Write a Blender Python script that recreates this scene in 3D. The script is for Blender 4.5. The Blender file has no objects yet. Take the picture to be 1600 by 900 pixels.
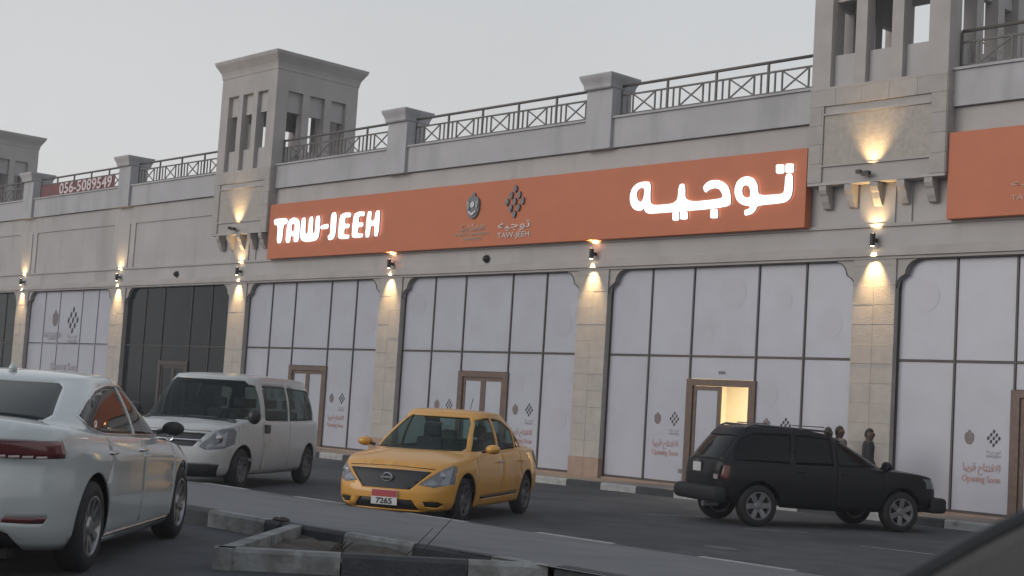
import bpy, bmesh, math, random
from mathutils import Vector, Matrix
from mathutils.bvhtree import BVHTree
random.seed(7)
S = bpy.context.scene
COL = S.collection
R_ = math.radians

# ---------------------------------------------------------------- camera
FPX = 2250.0                       # focal length in pixels of a 1600 px wide picture
CAMZ = 1.65
AX = Vector((0.68905234, -0.01867525, -0.72447092))   # facade direction seen by the camera
AY = Vector((0.72208365, 0.10274719, 0.68413319))
AZ = Vector((0.06166099, -0.99453218, 0.08428329))
cam = bpy.data.cameras.new('camera'); cam_o = bpy.data.objects.new('camera', cam); COL.objects.link(cam_o)
def cam_vec(v): return Vector((AX.dot(v), AY.dot(v), AZ.dot(v)))
cx, cy, cz = cam_vec(Vector((1, 0, 0))), cam_vec(Vector((0, -1, 0))), cam_vec(Vector((0, 0, -1)))
M = Matrix(((cx.x, cy.x, cz.x, 0), (cx.y, cy.y, cz.y, 0), (cx.z, cy.z, cz.z, CAMZ), (0, 0, 0, 1)))
cam_o.matrix_world = M
cam.sensor_width = 36; cam.lens = FPX / 1600 * 36
cam.clip_start = 0.05; cam.clip_end = 2000
cam.dof.use_dof = True; cam.dof.focus_distance = 24; cam.dof.aperture_fstop = 13
S.camera = cam_o
def ray(px, py): return cam_vec(Vector((px - 800, py - 450, FPX)))
def onY(px, py, Y):
    r = ray(px, py); t = Y / r.y
    return Vector((r.x * t, Y, CAMZ + r.z * t))
def onZ(px, py, z):
    r = ray(px, py); t = (z - CAMZ) / r.z
    return Vector((r.x * t, r.y * t, z))

# ---------------------------------------------------------------- world, sun, exposure
w = bpy.data.worlds.new('World'); S.world = w; w.use_nodes = True
nt = w.node_tree; nt.nodes.clear()
wo = nt.nodes.new('ShaderNodeOutputWorld'); bg = nt.nodes.new('ShaderNodeBackground')
sky = nt.nodes.new('ShaderNodeTexSky'); sky.sky_type = 'NISHITA'; sky.sun_disc = False
SUN_EL, SUN_AZ = R_(9), R_(200)            # low dusk sun, behind the photographer
sky.sun_elevation = SUN_EL; sky.sun_rotation = SUN_AZ; sky.dust_density = 5; sky.air_density = 1.5
tc = nt.nodes.new('ShaderNodeTexCoord'); sep = nt.nodes.new('ShaderNodeSeparateXYZ')
nt.links.new(tc.outputs['Generated'], sep.inputs[0])
cr = nt.nodes.new('ShaderNodeValToRGB')     # dusty haze layer, palest near the horizon
cr.color_ramp.elements[0].position = 0.0; cr.color_ramp.elements[0].color = (0.65, 0.645, 0.64, 1)
cr.color_ramp.elements[1].position = 1.0; cr.color_ramp.elements[1].color = (0.36, 0.42, 0.50, 1)
e = cr.color_ramp.elements.new(0.12); e.color = (0.665, 0.665, 0.67, 1)
e = cr.color_ramp.elements.new(0.32); e.color = (0.585, 0.603, 0.625, 1)
nt.links.new(sep.outputs['Z'], cr.inputs[0])
nz = nt.nodes.new('ShaderNodeTexNoise'); nz.inputs['Scale'].default_value = 1.6; nz.inputs['Detail'].default_value = 3
nt.links.new(tc.outputs['Generated'], nz.inputs['Vector'])
nr = nt.nodes.new('ShaderNodeMapRange'); nr.inputs[1].default_value = .3; nr.inputs[2].default_value = .7; nr.inputs[3].default_value = 9.3; nr.inputs[4].default_value = 10.7
nt.links.new(nz.outputs[0], nr.inputs[0])
sc_ = nt.nodes.new('ShaderNodeVectorMath'); sc_.operation = 'SCALE'
nt.links.new(cr.outputs[0], sc_.inputs[0]); nt.links.new(nr.outputs[0], sc_.inputs['Scale'])
mx = nt.nodes.new('ShaderNodeMix'); mx.data_type = 'RGBA'; mx.inputs[0].default_value = 0.93
nt.links.new(sky.outputs[0], mx.inputs[6]); nt.links.new(sc_.outputs[0], mx.inputs[7])
nt.links.new(mx.outputs[2], bg.inputs[0]); bg.inputs[1].default_value = 0.1
nt.links.new(bg.outputs[0], wo.inputs[0])
sun = bpy.data.lights.new('sun', 'SUN'); sun.energy = 1.2; sun.angle = R_(40); sun.color = (1.0, 0.96, 0.93)
so = bpy.data.objects.new('sun', sun); COL.objects.link(so)
SD = Vector((math.sin(SUN_AZ) * math.cos(R_(15)), math.cos(SUN_AZ) * math.cos(R_(15)), math.sin(R_(15))))
so.rotation_euler = SD.to_track_quat('Z', 'Y').to_euler()
S.view_settings.view_transform = 'Standard'; S.view_settings.look = 'None'
S.view_settings.exposure = 0.10; S.view_settings.gamma = 1.0
S.cycles.max_bounces = 6; S.cycles.use_denoising = True

# ---------------------------------------------------------------- materials
MATS = {}
STREAK = ('cream_stone', 'painted_render', 'parapet_render')
def mat(name, col, rough=.6, metal=0, var=.12, scale=3.0, bump=0.0, bscale=40, spec=.5, coat=0, emit=None, estr=0, stain=None):
    if name in MATS: return MATS[name]
    m = bpy.data.materials.new(name); m.use_nodes = True; n = m.node_tree; b = n.nodes['Principled BSDF']
    b.inputs['Roughness'].default_value = rough; b.inputs['Metallic'].default_value = metal
    b.inputs['Specular IOR Level'].default_value = spec; b.inputs['Coat Weight'].default_value = coat
    b.inputs['Coat Roughness'].default_value = .06
    g = n.nodes.new('ShaderNodeNewGeometry')
    t = n.nodes.new('ShaderNodeTexNoise'); t.inputs['Scale'].default_value = scale; t.inputs['Detail'].default_value = 6
    t.inputs['Roughness'].default_value = .62
    n.links.new(g.outputs['Position'], t.inputs['Vector'])
    ra = n.nodes.new('ShaderNodeValToRGB')
    c1 = tuple(max(0, c * (1 - var)) for c in col); c2 = tuple(min(1, c * (1 + var)) for c in col)
    ra.color_ramp.elements[0].position = .3; ra.color_ramp.elements[0].color = (*c1, 1)
    ra.color_ramp.elements[1].position = .7; ra.color_ramp.elements[1].color = (*c2, 1)
    n.links.new(t.outputs[0], ra.inputs[0]); out = ra.outputs[0]
    if stain:                                # blotches of another colour (dirt, wear)
        mpn = n.nodes.new('ShaderNodeMapping'); mpn.inputs['Scale'].default_value = (1, 1, .16 if name in STREAK else 1)
        n.links.new(g.outputs['Position'], mpn.inputs['Vector'])
        t2 = n.nodes.new('ShaderNodeTexNoise'); t2.inputs['Scale'].default_value = stain[1]; t2.inputs['Detail'].default_value = 8
        n.links.new(mpn.outputs[0], t2.inputs['Vector'])
        r2 = n.nodes.new('ShaderNodeValToRGB'); r2.color_ramp.elements[0].position = stain[2]; r2.color_ramp.elements[1].position = stain[2] + .15
        r2.color_ramp.elements[1].color = (stain[3],) * 3 + (1,)
        n.links.new(t2.outputs[0], r2.inputs[0])
        mm = n.nodes.new('ShaderNodeMix'); mm.data_type = 'RGBA'
        n.links.new(r2.outputs[0], mm.inputs[0]); n.links.new(out, mm.inputs[6]); mm.inputs[7].default_value = (*stain[0], 1)
        out = mm.outputs[2]
    n.links.new(out, b.inputs['Base Color'])
    if bump:
        t3 = n.nodes.new('ShaderNodeTexNoise'); t3.inputs['Scale'].default_value = bscale; t3.inputs['Detail'].default_value = 5
        n.links.new(g.outputs['Position'], t3.inputs['Vector'])
        bu = n.nodes.new('ShaderNodeBump'); bu.inputs['Strength'].default_value = bump; bu.inputs['Distance'].default_value = .02
        n.links.new(t3.outputs[0], bu.inputs['Height']); n.links.new(bu.outputs[0], b.inputs['Normal'])
    if emit:
        b.inputs['Emission Color'].default_value = (*emit, 1); b.inputs['Emission Strength'].default_value = estr
    MATS[name] = m; return m
def glass(name, tint, trans=.6, rough=.03, base=(.01, .012, .013), spec=.5):
    m = bpy.data.materials.new(name); m.use_nodes = True; n = m.node_tree; b = n.nodes['Principled BSDF']
    b.inputs['Base Color'].default_value = (*base, 1); b.inputs['Roughness'].default_value = rough
    b.inputs['IOR'].default_value = 1.5; b.inputs['Specular IOR Level'].default_value = spec
    tr = n.nodes.new('ShaderNodeBsdfTransparent'); tr.inputs[0].default_value = (*tint, 1)
    mi = n.nodes.new('ShaderNodeMixShader'); mi.inputs[0].default_value = 1 - trans
    n.links.new(tr.outputs[0], mi.inputs[1]); n.links.new(b.outputs[0], mi.inputs[2])
    n.links.new(mi.outputs[0], n.nodes['Material Output'].inputs[0]); return m

STONE = mat('cream_stone', (.375, .35, .338), .8, var=.10, scale=1.3, bump=.25, bscale=25, stain=((.27, .26, .245), .9, .58, .35))
STONEB = [mat('stone_block_%s' % k, c, .78, var=.09, scale=4, bump=.35, bscale=30, stain=((.30, .27, .23), 3, .6, .4))
          for k, c in (('a', (.37, .343, .322)), ('b', (.352, .328, .31)), ('c', (.36, .333, .312)))]
PLAST = mat('painted_render', (.40, .382, .375), .85, var=.08, scale=.8, bump=.2, bscale=50, stain=((.27, .262, .25), 1.3, .53, .5))
PARAP = mat('parapet_render', (.40, .395, .405), .85, var=.07, scale=1.1, bump=.2, bscale=50, stain=((.27, .268, .268), 1.5, .53, .5))
BASE = mat('base_stone', (.30, .21, .165), .75, var=.15, scale=5, bump=.3)
PATT = mat('carved_stone', (.37, .335, .30), .8, var=.12, scale=9, bump=.45, bscale=22)
RAIL = mat('railing_paint', (.105, .095, .085), .55, var=.15, scale=8)
BRONZED = mat('dark_bronze_frame', (.06, .048, .042), .5, .25)
BRONZE = mat('bronze_frame', (.115, .076, .060), .5, .25, var=.25, scale=9)
MULL = mat('dark_mullion', (.06, .05, .048), .5, .2)
VINYL = mat('white_vinyl', (.382, .392, .445), .30, var=.06, scale=1.1, bump=.25, bscale=2.2, stain=((.345, .335, .37), .8, .56, .5))
VINYLP = mat('faint_pink_print', (.372, .374, .42), .30, var=.06, scale=1.1, bump=.25, bscale=2.2)
DKGLASS = mat('tinted_glass', (.010, .014, .015), .10, var=.3, scale=2, spec=.25)
ORANGE = mat('orange_sign_face', (.47, .13, .05), .55, var=.05, scale=1.2)
ORANGE2 = mat('orange_sign_edge', (.28, .075, .035), .6)
WHITE_E = mat('lit_letter', (.9, .9, .9), .5, emit=(.95, .97, 1), estr=1.05)
LETTERW = mat('unlit_letter', (.62, .55, .52), .5)
LETTERF = mat('faint_letter', (.50, .36, .28), .5)
GREYM = mat('grey_metal', (.13, .13, .14), .35, .5, var=.3, scale=14)
SILVER = mat('silver_metal', (.45, .45, .46), .25, .9, var=.2, scale=14)
LOGOB = mat('black_print', (.022, .022, .026), .5)
CRESTG = mat('grey_print', (.15, .12, .12), .5, var=.4, scale=30)
REDPR = mat('faded_red_print', (.40, .25, .24), .5)
GREYPR = mat('faded_grey_print', (.37, .34, .37), .5)
ASPH = mat('asphalt', (.066, .069, .077), .80, var=.30, scale=1.7, bump=.8, bscale=120, stain=((.034, .036, .040), .5, .48, .8))
PAVE = mat('island_paving', (.15, .153, .162), .85, var=.12, scale=1.2, bump=.5, bscale=90, stain=((.09, .09, .095), .9, .55, .5))
WALK = mat('sidewalk_paving', (.20, .175, .155), .85, var=.15, scale=2, bump=.4, bscale=60)
SAND = mat('sandy_ground', (.30, .25, .19), .95, var=.15, scale=.3)
KW = mat('kerb_white', (.31, .315, .315), .7, var=.2, scale=6, bump=.5, bscale=30, stain=((.15, .14, .13), 5, .55, .7))
KWN = mat('kerb_white_dirty', (.215, .222, .222), .75, var=.25, scale=5, bump=.6, bscale=24, stain=((.10, .095, .09), 4, .50, .75))
KB = mat('kerb_black', (.028, .031, .037), .7, var=.3, scale=6, bump=.5, bscale=30, stain=((.11, .105, .10), 7, .62, .5))
SOIL = mat('dry_soil', (.075, .062, .052), .95, var=.35, scale=7, bump=1.0, bscale=25)
LINE = mat('worn_road_paint', (.30, .30, .30), .7, var=.2, scale=6, stain=((.07, .07, .08), 6, .46, .9))
SIDEG = mat('letter_side', (.16, .15, .15), .5, emit=(.9, .95, 1), estr=.06)
BLACKP = mat('black_plastic', (.012, .012, .013), .45)
LAMPB = mat('lamp_black', (.012, .011, .01), .5)
WARM = mat('lamp_lens', (1, .8, .5), .4, emit=(1, .72, .38), estr=30)
BANNER = mat('maroon_banner', (.16, .055, .055), .7, var=.15)
BANTXT = mat('banner_digits', (.62, .52, .52), .7)
WOODR = mat('warm_room_wall', (.80, .70, .50), .8, var=.04)

# ---------------------------------------------------------------- mesh helpers
class MB:
    def __init__(s): s.v = []; s.f = []
    def add(s, vs, fs):
        o = len(s.v); s.v += [tuple(v) for v in vs]; s.f += [tuple(i + o for i in f) for f in fs]; return s
    def box(s, x0, x1, y0, y1, z0, z1):
        if x0 > x1: x0, x1 = x1, x0
        if y0 > y1: y0, y1 = y1, y0
        if z0 > z1: z0, z1 = z1, z0
        return s.add([(x0, y0, z0), (x1, y0, z0), (x1, y1, z0), (x0, y1, z0), (x0, y0, z1), (x1, y0, z1), (x1, y1, z1), (x0, y1, z1)],
                     [(0, 3, 2, 1), (4, 5, 6, 7), (0, 1, 5, 4), (1, 2, 6, 5), (2, 3, 7, 6), (3, 0, 4, 7)])
    def prism(s, pts, axis, a, b):           # pts 2D ccw, extruded along axis between a and b
        n = len(pts)
        def mk(p, t): return (t, p[0], p[1]) if axis == 'x' else ((p[0], t, p[1]) if axis == 'y' else (p[0], p[1], t))
        vs = [mk(p, a) for p in pts] + [mk(p, b) for p in pts]
        fs = [tuple(range(n)), tuple(range(2 * n - 1, n - 1, -1))] + [(i, i + n, (i + 1) % n + n, (i + 1) % n) for i in range(n)]
        return s.add(vs, fs)
    def tube(s, pts, r, seg=8, close=True):
        pts = [Vector(p) for p in pts]; n = len(pts); rs = r if isinstance(r, (list, tuple)) else [r] * n
        vs = []; fs = []
        t0 = (pts[1] - pts[0]).normalized(); up = Vector((0, 0, 1)) if abs(t0.z) < .9 else Vector((1, 0, 0))
        a = t0.cross(up).normalized()
        for i, p in enumerate(pts):
            t = (pts[min(i + 1, n - 1)] - pts[max(i - 1, 0)]).normalized()
            a = (a - t * a.dot(t)).normalized(); b = t.cross(a)
            for k in range(seg):
                q = 2 * math.pi * k / seg; vs.append(p + (a * math.cos(q) + b * math.sin(q)) * rs[i])
        for i in range(n - 1):
            for k in range(seg):
                k2 = (k + 1) % seg; fs.append((i * seg + k, i * seg + k2, (i + 1) * seg + k2, (i + 1) * seg + k))
        if close: fs += [tuple(range(seg))[::-1], tuple((n - 1) * seg + k for k in range(seg))]
        return s.add(vs, fs)
    def lathe(s, prof, axis='z', seg=24, c=(0, 0, 0), square=False):   # prof [(r, h)...]
        vs = []; fs = []; seg = 4 if square else seg; ph = math.pi / 4 if square else 0; kq = math.sqrt(2) if square else 1
        for r, h in prof:
            for k in range(seg):
                q = 2 * math.pi * k / seg + ph; u, v = r * kq * math.cos(q), r * kq * math.sin(q)
                p = (u, v, h) if axis == 'z' else ((u, h, v) if axis == 'y' else (h, u, v))
                vs.append((p[0] + c[0], p[1] + c[1], p[2] + c[2]))
        n = len(prof)
        for i in range(n - 1):
            for k in range(seg):
                k2 = (k + 1) % seg; fs.append((i * seg + k, i * seg + k2, (i + 1) * seg + k2, (i + 1) * seg + k))
        fs += [tuple(range(seg))[::-1], tuple((n - 1) * seg + k for k in range(seg))]
        return s.add(vs, fs)
    def mesh(s, name, m, smooth=False, angle=None):
        me = bpy.data.meshes.new(name); me.from_pydata(s.v, [], s.f)
        for mm in (m if isinstance(m, (list, tuple)) else [m]): me.materials.append(mm)
        bm = bmesh.new(); bm.from_mesh(me); bmesh.ops.recalc_face_normals(bm, faces=bm.faces); bm.to_mesh(me); bm.free()
        if smooth:
            for p in me.polygons: p.use_smooth = True
            if angle: me.set_sharp_from_angle(angle=R_(angle))
        return me
    def build(s, name, m, parent=None, smooth=False, angle=None, **k):
        return link(name, s.mesh(name, m, smooth, angle), parent, **k)
def link(name, me, parent=None, loc=None, **k):
    o = bpy.data.objects.new(name, me); COL.objects.link(o)
    if parent: o.parent = parent
    if loc is not None: o.location = loc
    for a, b in k.items(): o[a] = b
    return o
def thing(name, label, cat, loc=(0, 0, 0), rz=0, group=None):
    o = bpy.data.objects.new(name, None); COL.objects.link(o); o.location = loc; o.rotation_euler = (0, 0, rz)
    o.empty_display_size = .2; o['label'] = label; o['category'] = cat
    if group: o['group'] = group
    return o
def bev(o, w, seg=2):
    m = o.modifiers.new('bevel', 'BEVEL'); m.width = w; m.segments = seg; m.limit_method = 'ANGLE'; m.angle_limit = R_(40); return o
_cache = {}
def blk(name, dx, dy, dz, m, parent, c, gap=.003, bevw=.003):   # shared little block centred at c
    key = (name, round(dx, 3), round(dy, 3), round(dz, 3), m.name)
    if key not in _cache:
        bm = bmesh.new(); bmesh.ops.create_cube(bm, size=1)
        bmesh.ops.scale(bm, vec=(dx - gap, dy, dz - gap), verts=bm.verts)
        if bevw: bmesh.ops.bevel(bm, geom=[e for e in bm.edges], offset=bevw, segments=1, affect='EDGES')
        me = bpy.data.meshes.new(name); bm.to_mesh(me); bm.free(); me.materials.append(m); _cache[key] = me
    return link(name, _cache[key], parent, c)
def text_mesh(body, size, depth, m, name, parent, width=None, bold=0.0):
    cu = bpy.data.curves.new(name, 'FONT'); cu.body = body; cu.size = size; cu.extrude = depth / 2; cu.offset = bold
    cu.align_x = 'CENTER'; cu.align_y = 'CENTER'; cu.resolution_u = 3
    o = bpy.data.objects.new(name, cu); COL.objects.link(o); bpy.context.view_layer.update()
    me = bpy.data.meshes.new_from_object(o.evaluated_get(bpy.context.evaluated_depsgraph_get()))
    bpy.data.objects.remove(o); bpy.data.curves.remove(cu)
    me.name = name; me.materials.clear(); me.materials.append(m)
    xs = [v.co.x for v in me.vertices]
    k = (width / (max(xs) - min(xs))) if width else 1
    for v in me.vertices: v.co = Vector((v.co.x * k, -v.co.z, v.co.y))   # stand it up, facing -Y
    return link(name, me, parent)
def fill_curve(name, outlines, depth, m, parent, Y, rounds=2):
    """outlines: closed lists of (x, z); even-odd filled, extruded by depth towards -Y from Y"""
    cu = bpy.data.curves.new(name, 'CURVE'); cu.dimensions = '2D'; cu.fill_mode = 'BOTH'; cu.extrude = depth / 2
    for pts in outlines:
        for _ in range(rounds):
            q = []
            for i in range(len(pts)):
                a, b = pts[i], pts[(i + 1) % len(pts)]
                q += [(a[0] * .8 + b[0] * .2, a[1] * .8 + b[1] * .2), (a[0] * .2 + b[0] * .8, a[1] * .2 + b[1] * .8)]
            pts = q
        sp = cu.splines.new('POLY'); sp.points.add(len(pts) - 1); sp.use_cyclic_u = True
        for p, (x, z) in zip(sp.points, pts): p.co = (x, z, 0, 1)
    o = bpy.data.objects.new(name, cu); COL.objects.link(o); bpy.context.view_layer.update()
    me = bpy.data.meshes.new_from_object(o.evaluated_get(bpy.context.evaluated_depsgraph_get()))
    bpy.data.objects.remove(o); bpy.data.curves.remove(cu)
    me.name = name; me.materials.clear(); me.materials.append(m)
    for v in me.vertices: v.co = Vector((v.co.x, Y - depth / 2 - v.co.z, v.co.y))
    return link(name, me, parent)
# ================================================================ ground, road, island
LOTZ, KTOP = .27, .44
def gz(y):                                   # the near car park lies a little above the road
    return LOTZ if y < 8.1 else (0 if y > 12.9 else LOTZ * (12.9 - y) / 4.8)
g = MB(); ys = [-400, -40, 0, 8.1, 12.9, 24.0]
xs = [-500, -80, -40, -20, 0, 40, 500]
vs = [(x, y, gz(y)) for y in ys for x in xs]; n = len(xs)
g.add(vs, [(j * n + i, j * n + i + 1, (j + 1) * n + i + 1, (j + 1) * n + i) for j in range(len(ys) - 1) for i in range(n - 1)])
g.build('road', ASPH, kind='structure')
MB().add([(-600, 24, -.02), (600, 24, -.02), (600, 900, -.02), (-600, 900, -.02)], [(0, 1, 2, 3)]).build('ground', SAND, kind='structure')
SWY = 24.12
sw = MB().box(-110, 20, SWY + .14, 26.2, -.01, .148).build('sidewalk', WALK, kind='structure')
# paving slabs of the near part of the walk
for i in range(60):
    for j in range(3):
        x = -36 + i * .5; 
        if i > 52: continue
        o = blk('paving_slab', .5, .5, .03, WALK, sw, (x, SWY + .4 + j * .5, .14), gap=.008, bevw=.004)
def kerb_run(kname, label, pts, L, h, zf, start=0, wdt=.14, group=None):
    """kerb stones laid along a line, black and white in turn; the kerb stands to the left of the line"""
    t = thing(kname, label, 'kerb', (0, 0, 0), 0, group)
    a, b = Vector(pts[0]), Vector(pts[1]); d = b - a; D = d.length; u = d / D; nrm = Vector((-u.y, u.x))
    k = start; s = 0.0
    while s < D - .05:
        e_ = min(s + L, D); p, q = a + u * (s + .006), a + u * (e_ - .006)
        vs = []; jit = random.uniform(-.006, .006)
        for P_, in ((p,), (q,)):
            z0 = zf(P_.x, P_.y)
            for off, zz in ((0 + jit, -.05), (0 + jit, h - .03), (.02 + jit, h), (wdt, h), (wdt, -.05)):
                r = P_ + nrm * off; vs.append((r.x, r.y, z0 + zz))
        m_ = MB().add(vs, [(0, 1, 2, 3, 4), (9, 8, 7, 6, 5)] + [(i, i + 5, (i + 1) % 5 + 5, (i + 1) % 5) for i in range(5)])
        m_.build('kerb_stone', (KWN if h > .16 else KW) if k % 2 else KB, t)
        k += 1; s += L
    return t
flat = lambda c: (lambda x, y: c)
kerb_run('kerb', 'black and white painted kerb of the pavement in front of the shops', [(-70.4, SWY), (12, SWY)], 1.07, .15, flat(0), 0)
ISF = 12.95; ISN = 8.10
kerb_run('kerb', 'far black and white kerb of the central island, next to the yellow taxi', [(4, ISF), (-49.3, ISF)], 1.3, .15, flat(0), 1)
kerb_run('kerb', 'near black and white kerb of the central island, beside the white saloon car', [(-41.46, ISN), (-11.63, ISN)], 1.02, KTOP - LOTZ, flat(LOTZ), 1)
kerb_run('kerb', 'island kerb running off the bottom of the picture right of the planter', [(-8.10, 8.3), (4.0, 8.3)], 1.0, KTOP - LOTZ, flat(LOTZ), 0)
isl = MB()
iy = [ISN + .13, 10, 11.5, ISF - .12]; iz = [KTOP - .003, .335, .24, .147]
vs = [(x, y, z) for y, z in zip(iy, iz) for x in (-49, -30, -20, -12, -8, 0, 4)]
isl.add(vs, [(j * 7 + i, j * 7 + i + 1, (j + 1) * 7 + i + 1, (j + 1) * 7 + i) for j in range(3) for i in range(6)])
isl_o = isl.build('traffic_island', PAVE, kind='structure')
# planter: a kerbed triangle of dry soil that juts from the island towards the camera
A, B, C = Vector((-9.80, 6.22)), Vector((-11.45, 8.08)), Vector((-8.16, 8.30))
pl = thing('planter', 'triangular planter of dry soil kerbed in black and white at the island edge', 'planter')
def kline(a, b, L, k, name='kerb_stone', h=KTOP - LOTZ, wdt=.14, parent=pl, allw=False):
    d = b - a; D = d.length; u = d / D; nrm = Vector((-u.y, u.x)); s = 0
    while s < D - .05:
        e_ = min(s + L, D); p, q = a + u * (s + .006), a + u * (e_ - .006); vs = []
        for P_ in (p, q):
            for off, zz in ((0, -.05), (0, h - .03), (.02, h), (wdt, h), (wdt, -.05)):
                r = P_ + nrm * off; vs.append((r.x, r.y, LOTZ + zz))
        MB().add(vs, [(0, 1, 2, 3, 4), (9, 8, 7, 6, 5)] + [(i, i + 5, (i + 1) % 5 + 5, (i + 1) % 5) for i in range(5)]).build(name, (KWN if (k % 2 or allw) else KB), parent)
        k += 1; s += L
kline(A, C, 1.0, 1); kline(B, A + Vector((.035, -.035)), 1.25, 1, wdt=.15, allw=True)
kline(Vector((-11.61, 8.10)), Vector((-8.3, 8.27)), .94, 0, wdt=.10)
sb = bmesh.new(); N = 26
g_ = {}
for i in range(N + 1):
    for j in range(N + 1 - i):
        a, b = i / N, j / N; p = A * (1 - a - b) + B * a + C * b
        ed = min(a, b, 1 - a - b); z = LOTZ + .055 + .05 * math.sin(p.x * 5.1) * math.sin(p.y * 4.3) + random.uniform(-.012, .012) + (.02 if ed < .06 else 0)
        g_[i, j] = sb.verts.new((p.x, p.y, z))
for i in range(N):
    for j in range(N - i):
        sb.faces.new((g_[i, j], g_[i + 1, j], g_[i, j + 1]))
        if i + j < N - 1: sb.faces.new((g_[i + 1, j], g_[i + 1, j + 1], g_[i, j + 1]))
me = bpy.data.meshes.new('soil'); sb.to_mesh(me); sb.free(); me.materials.append(SOIL)
link('soil', me, pl, kind='stuff')
TWIG = mat('dry_twig', (.05, .04, .03), .9)
sh = thing('dry_shrub', 'withered dark shrub stump standing in the dry planter', 'shrub', (-10.22, 7.75, .28))
for k in range(11):
    a = random.uniform(0, 6.28); t_ = random.uniform(.04, .14); hh = random.uniform(.05, .17)
    MB().tube([(0, 0, 0), (math.cos(a) * t_ * .5, math.sin(a) * t_ * .5, hh * .6), (math.cos(a) * t_, math.sin(a) * t_, hh)], [.012, .008, .003], 5).build('twig', TWIG, sh)
st = MB().lathe([(.09, -.03), (.075, .03), (.05, .08), (.02, .11)], seg=9).build('stump', TWIG, sh, smooth=True)
for (x, y, lean, hh, lb) in ((-9.42, 7.84, .5, .5, 'longer thin dry stalk leaning right out of the planter'), (-9.62, 7.92, .32, .34, 'shorter thin dry stalk leaning right out of the planter')):
    t = MB().tube([(0, 0, 0), (lean * .45, .05, hh * .4), (lean, .12, hh)], [.006, .005, .003], 5).build('dry_stalk', TWIG, None, loc=(x, y, .28))
    t['label'] = lb; t['category'] = 'dry stalk'
deb = MB()
for k in range(7):
    a = random.uniform(0, 6.28); x, y = .08 * math.cos(a), .05 * math.sin(a)
    deb.lathe([(.03, 0), (.04, .015), (.02, .035)], seg=6, c=(x, y, 0))
for (x, y, z, lb) in ((-10.95, 7.75, .29, 'dark clod of earth lying in the left of the planter'), (-11.72, 8.2, .44, 'small dark stone lying on the island kerb left of the planter')):
    o = deb.build('clod', SOIL, None, loc=(x, y, z)); o['label'] = lb; o['category'] = 'clod'
# litter on the road and faint parking lines
p = onZ(1128, 858, .0)
MB().prism([(-.25, -.06), (.1, -.1), (.3, .02), (.05, .1), (-.2, .06)], 'z', .004, .02).build('litter', mat('litter_grey', (.11, .11, .11), .8), None, loc=(p.x, p.y, 0), label='crumpled pale litter on the road beside the island kerb', category='litter')
def stripe(a, b, wdt, z=.004):
    a, b = onZ(*a, z), onZ(*b, z); u = (b - a).normalized(); nn = Vector((-u.y, u.x, 0)) * wdt / 2
    return MB().add([a - nn, b - nn, b + nn, a + nn], [(0, 1, 2, 3)])
stripe((1000, 803), (1125, 809), .09).build('road_marking', LINE, kind='structure')
stripe((1165, 826), (1262, 832), .09).build('road_marking', LINE, kind='structure')
stripe((1345, 853), (1475, 868), .09).build('road_marking', LINE, kind='structure')

# ================================================================ building
WY = 25.75; GY = 25.9                        # wall face, shop glass face
XL, XR = -100, 8
CP = 7.95; CX = [-16.37 + CP * k for k in range(2, -10, -1)]    # pillar centres
bl = thing('shopping_building', 'long single-storey cream stone shop building with pillars and roof parapet', 'building', (-40, 26, 0))
bl.location = (0, 0, 0)
def BP(name, m, *boxes, **k):
    b = MB()
    for q in boxes: b.box(*q)
    return b.build(name, m, bl, **k)
BP('wall', PLAST, (XL, XR, WY + .04, 26.2, 5.22, 8.22), label='plain wall band above the shop windows')
BP('back_wall', PLAST, (XL, XR, 38, 38.3, 0, 9.0))
BP('side_wall', PLAST, (XL, XL + .3, 26.2, 38, 0, 9.0)); BP('side_wall', PLAST, (XR - .3, XR, 26.2, 38, 0, 9.0))
BP('roof_slab', PLAST, (XL, XR, 26.05, 38, 8.3, 8.5))
# cornice over the openings: three fillets
for z0, z1, d in ((5.21, 5.27, .05), (5.27, 5.36, .10), (5.36, 5.42, .07), (5.42, 5.47, .02)):
    BP('cornice', STONE, (XL, XR, WY - d, WY + .045, z0, z1))
BP('wall_band', PLAST, (XL, XR, WY, WY + .045, 5.47, 5.885))
BP('moulding', STONE, (XL, XR, WY - .05, WY + .045, 5.885, 5.95))
BP('upper_band', PLAST, (XL, XR, WY, WY + .045, 7.58, 8.2))
BP('parapet', PARAP, (XL, XR, WY - .10, 26.05, 8.22, 8.95), label='grey parapet wall under the roof railings')
BP('coping', PARAP, (XL, XR, WY - .15, 26.09, 8.95, 9.0))
for i, c in enumerate(CX):                   # frieze pilasters between recessed panels
    BP('frieze_pilaster', PLAST, (c - .78, c + .78, WY - .0, WY + .045, 5.95, 7.58))
    BP('pilaster_strip', PLAST, (c - .42, c + .42, WY - .035, WY + .002, 5.951, 7.579))
OPEN_T = 5.21
BH = .405
for i, c in enumerate(CX):
    big = -60 < c < 2
    BP('pillar', STONE, (c - .49, c + .49, WY + .02, 26.2, .1, 5.22))
    if not big: continue
    z = .62; k = 0
    while z < 5.15:
        h = min(BH, 5.205 - z)
        for s in (-1, 1):
            blk('stone_block', .5, .13, h, STONEB[(k * 5 + (s > 0) * 2 + i) % 3], bl, (c + s * .25, WY + .02 + random.uniform(-.003, .003), z + h / 2))
        z += h; k += 1
    for s in (-1, 1):
        blk('base_block', .51, .15, .47, BASE, bl, (c + s * .255, WY + .015, .385))
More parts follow.
